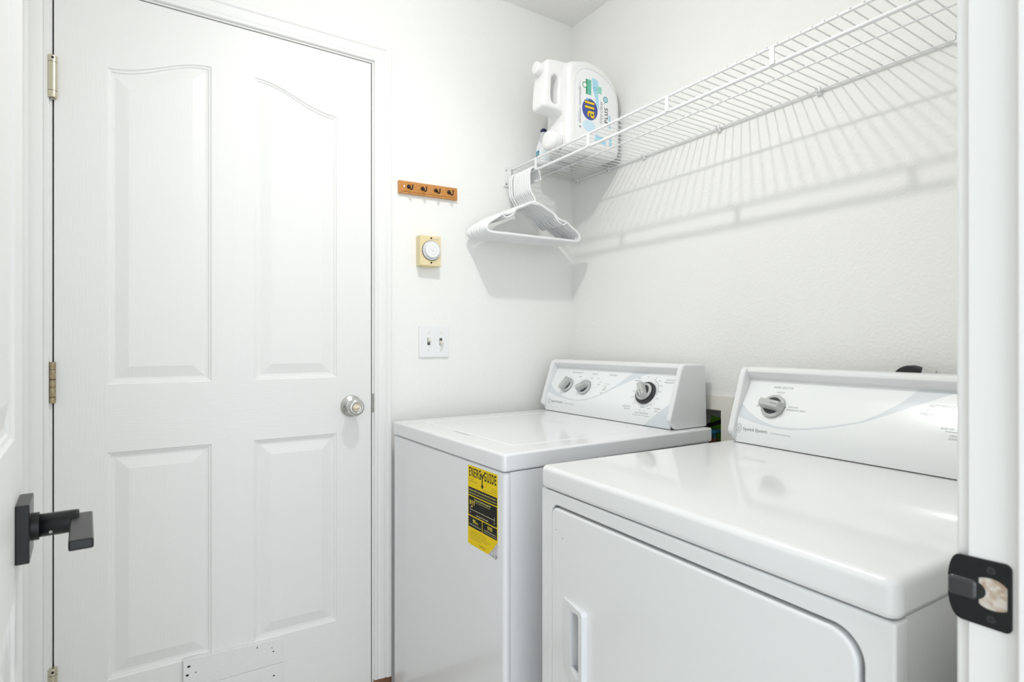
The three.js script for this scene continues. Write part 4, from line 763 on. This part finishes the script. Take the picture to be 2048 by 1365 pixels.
{
  const t = thing('wall_timer', 'cream wall timer with round white dial below the key rack', 'timer', [0.8055, EYE + 0.3100, ZB]);
  mesh('case', [rbox(-0.0380, 0.0380, -0.0505, 0.0505, 0, 0.0345, 0.0025), rbox(-0.026, 0.016, -0.0535, -0.045, 0.004, 0.026, 0.001)], M.cream, t);
  const dt = canvasTex(512, 512, (c) => {
    c.fillStyle = '#f3f4f4'; c.fillRect(0, 0, 512, 512); c.translate(256, 256);
    c.strokeStyle = '#8b94a0'; c.lineWidth = 4; for (let i = 0; i < 24; i++) { c.save(); c.rotate(i * Math.PI / 12); c.beginPath(); c.moveTo(0, -205); c.lineTo(0, -175); c.stroke(); c.fillStyle = '#6d7783'; c.font = '30px sans-serif'; c.textAlign = 'center'; c.fillText(String(i % 12 || 12), 0, -140); c.restore(); }
    c.fillStyle = '#8995a2'; for (let i = 0; i < 4; i++) { c.save(); c.rotate(i * Math.PI / 2 + 0.3); c.beginPath(); c.moveTo(0, -95); c.lineTo(14, -70); c.lineTo(-14, -70); c.fill(); c.restore(); }
    c.lineWidth = 5; c.beginPath(); c.arc(0, 0, 52, 0.4, 4.2); c.stroke(); c.beginPath(); c.arc(0, 0, 26, 0, 7); c.stroke();
  });
  const cx = 0.0020, cy = 0.0010;
  mesh('dial_ring', lathe([[0, 0.0345], [0.0336, 0.0345], [0.0336, 0.0362], [0, 0.0362]], 56).rotateX(Math.PI / 2).translate(cx, cy, 0), M.slot, t);
  mesh('dial', [lathe([[0, 0.0362], [0.0262, 0.0362], [0.0255, 0.0390], [0.0250, 0.0392], [0.0250, 0.0455], [0.0240, 0.0465], [0, 0.0465]], 56).rotateX(Math.PI / 2).translate(cx, cy, 0)], M.plate, t);
  const face = new THREE.CircleGeometry(0.0238, 48).translate(cx, cy, 0.0467);
  mesh('dial_face', face, phys([1, 1, 1], 0.4, { map: dt }), t, true);
  const tg = clean(box(-0.00145, 0.00145, 0.0256, 0.0322, 0.0360, 0.0392));
  for (let i = 0; i < 48; i++) { const m = new THREE.Mesh(tg, M.plate); m.name = 'trip_pin'; m.position.set(cx, cy, 0); m.rotation.z = i * Math.PI / 24; m.castShadow = m.receiveShadow = true; t.add(m); }
  const gg = clean(box(-0.00045, 0.00045, 0.0246, 0.0255, 0.0392, 0.0452));
  for (let i = 0; i < 36; i++) { const m = new THREE.Mesh(gg, M.plate); m.name = 'dial_rib'; m.position.set(cx, cy, 0); m.rotation.z = i * Math.PI / 18; m.castShadow = m.receiveShadow = true; t.add(m); }
  mesh('screw', cyl(V(0.0020, 0.0425, 0.034), V(0.0020, 0.0425, 0.0354), 0.0030), M.bronze, t);
  mesh('screw', cyl(V(0.0020, -0.0395, 0.034), V(0.0020, -0.0395, 0.0354), 0.0030), M.bronze, t);
  mesh('slide_switch', [rbox(0.0100, 0.0300, 0.0395, 0.0412, 0.0343, 0.0356, 0.0004)], M.knobGrey, t);
}
{
  const s = thing('switch_plate', 'white double light switch plate left of the washer', 'switch', [0.8330, EYE + 0.0060, ZB]);
  mesh('plate', rbox(-0.0560, 0.0545, -0.0545, 0.0545, 0, 0.0058, 0.0028), M.plate, s);
  for (const [x, up] of [[-0.0215, 1], [0.0240, -1]]) {
    const f = mesh('toggle_slot', rbox(x - 0.0052, x + 0.0052, -0.0120, 0.0120, 0.0050, 0.0063, 0.0006), M.slot, s);
    mesh('toggle', rbox(x - 0.0043, x + 0.0043, -0.0060, 0.0060, -0.002, 0.0150, 0.0015).applyMatrix4(new THREE.Matrix4().makeRotationX(-0.38 * up)).translate(0, up * 0.0028, 0.0050), M.toggle, f);
    for (const y of [0.0300, -0.0300]) mesh('screw', [cyl(V(x, y, 0.005), V(x, y, 0.0066), 0.0030), box(x - 0.0006, x + 0.0006, y - 0.0024, y + 0.0024, 0.0066, 0.0068)], M.toggle, s);
  }
}

// ------------------------------------------------------------------ valve box in the wall between the machines
{
  const b = thing('valve_box', 'recessed water valve box in the wall between the machines', 'valve box', [0, 0, 0]);
  const d = 0.085;
  const s = poly([[BZ0 - 0.045, BY0 - 0.045], [BZ1 + 0.042, BY0 - 0.045], [BZ1 + 0.042, BY1 + 0.043], [BZ0 - 0.045, BY1 + 0.043]]);
  s.holes.push(poly([[BZ0 + 0.001, BY0 + 0.001], [BZ1 - 0.001, BY0 + 0.001], [BZ1 - 0.001, BY1 - 0.001], [BZ0 + 0.001, BY1 - 0.001]], new THREE.Path()));
  mesh('frame', extr(s, 0.005, 0.0012, 2).rotateY(-Math.PI / 2), M.boxPlastic, b).position.set(XR, 0, 0);
  mesh('tub', [box(XR + d, XR + d + 0.003, BY0, BY1, BZ0, BZ1), box(XR, XR + d, BY1 - 0.003, BY1, BZ0, BZ1), box(XR, XR + d, BY0, BY0 + 0.003, BZ0, BZ1), box(XR, XR + d, BY0, BY1, BZ0, BZ0 + 0.003), box(XR, XR + d, BY0, BY1, BZ1 - 0.003, BZ1)], M.boxPlastic, b);
  mesh('green_sticker', extr(poly([[-1.200, 0.820], [-1.105, 0.848], [-1.105, 0.925], [-1.181, 0.934]]), 0.0004).rotateY(-Math.PI / 2).translate(XR + d - 0.0006, 0, 0), M.green, b);
  const vz = -1.148;
  const v = mesh('valve', [cyl(V(XR + 0.055, 0.80, vz), V(XR + 0.055, 0.872, vz), 0.0085), rbox(XR + 0.042, XR + 0.068, 0.845, 0.868, vz - 0.012, vz + 0.012, 0.003), cyl(V(XR + 0.02, 0.800, vz), V(XR + 0.06, 0.815, vz), 0.010)], M.brass, b);
  mesh('valve_handle', [rbox(XR + 0.030, XR + 0.066, 0.885, 0.896, vz - 0.020, vz + 0.019, 0.004), cyl(V(XR + 0.052, 0.868, vz - 0.005), V(XR + 0.052, 0.888, vz - 0.005), 0.003), cyl(V(XR + 0.052, 0.868, vz + 0.006), V(XR + 0.052, 0.888, vz + 0.006), 0.003)], M.blueHandle, v);
  mesh('hose', tube([V(XR + 0.012, 0.74, -1.285), V(XR + 0.020, 0.83, -1.262), V(XR + 0.035, 0.884, -1.215), V(XR + 0.035, 0.903, -1.168), V(XR + 0.035, 0.921, -1.118), V(XR + 0.035, 0.933, -1.081)], 0.0064, 50, 12), M.rubber, b);
}
{
  const p = thing('dryer_plug', 'black round power plug with paper tag behind the dryer console', 'plug', [XR, EYE - 0.0850, -0.574]);
  mesh('plug_body', lathe([[0, 0], [0.034, 0], [0.036, 0.004], [0.036, 0.024], [0.033, 0.028], [0, 0.029]], 40).rotateZ(Math.PI / 2), M.rubber, p);
  mesh('paper_tag', [rbox(-0.0345, -0.0300, -0.020, 0.036, 0.004, 0.030, 0.001).rotateX(0.25).translate(0, 0, 0.016)], M.tagPaper, p);
  mesh('cord', tube([V(-0.015, -0.03, 0), V(-0.018, -0.07, 0.004), V(-0.020, -0.16, 0.01), V(-0.02, -0.35, 0)], 0.009, 40, 10), M.rubber, p);
}

// ------------------------------------------------------------------ ceiling lamp (above the frame)
{
  const l = thing('ceiling_lamp', 'white ceiling lamp holder with bare globe bulb', 'lamp', [LAMP.x, CEIL, LAMP.z]);
  mesh('lamp_base', lathe([[0, 0], [0.065, 0], [0.065, -0.012], [0.052, -0.03], [0.026, -0.045], [0.022, -0.085], [0, -0.085]].reverse(), 36), M.trim, l);
  mesh('bulb', lathe([[0, -0.193], [0.022, -0.189], [0.038, -0.175], [0.0455, -0.155], [0.045, -0.140], [0.036, -0.118], [0.022, -0.100], [0.016, -0.084], [0, -0.084]], 32), new THREE.MeshStandardMaterial({ color: 0xffffff, emissive: new THREE.Color(1, 0.985, 0.96), emissiveIntensity: 6, roughness: 0.4 }), l);
  const p = new THREE.PointLight(new THREE.Color(1, 0.985, 0.96), LAMP_POWER, 0, 2);
  p.position.set(0, LAMP.y - CEIL, 0); p.castShadow = true; p.shadow.radius = 1.0; p.shadow.mapSize.set(2048, 2048);
  l.add(p);
  const f = new THREE.SpotLight(new THREE.Color(1, 0.985, 0.96), LAMP_DOWN, 0, 86 * Math.PI / 180, 1, 2);   // the frosted bulb throws more light downwards
  f.position.set(0, LAMP.y - CEIL, 0); f.target.position.set(0, -CEIL, 0); f.castShadow = true; f.shadow.radius = 1.0; f.shadow.mapSize.set(2048, 2048);
  l.add(f, f.target);
}
scene.traverse((o) => { if (o.isMesh) o.castShadow = o.receiveShadow = true; });
renderer.render(scene, camera);
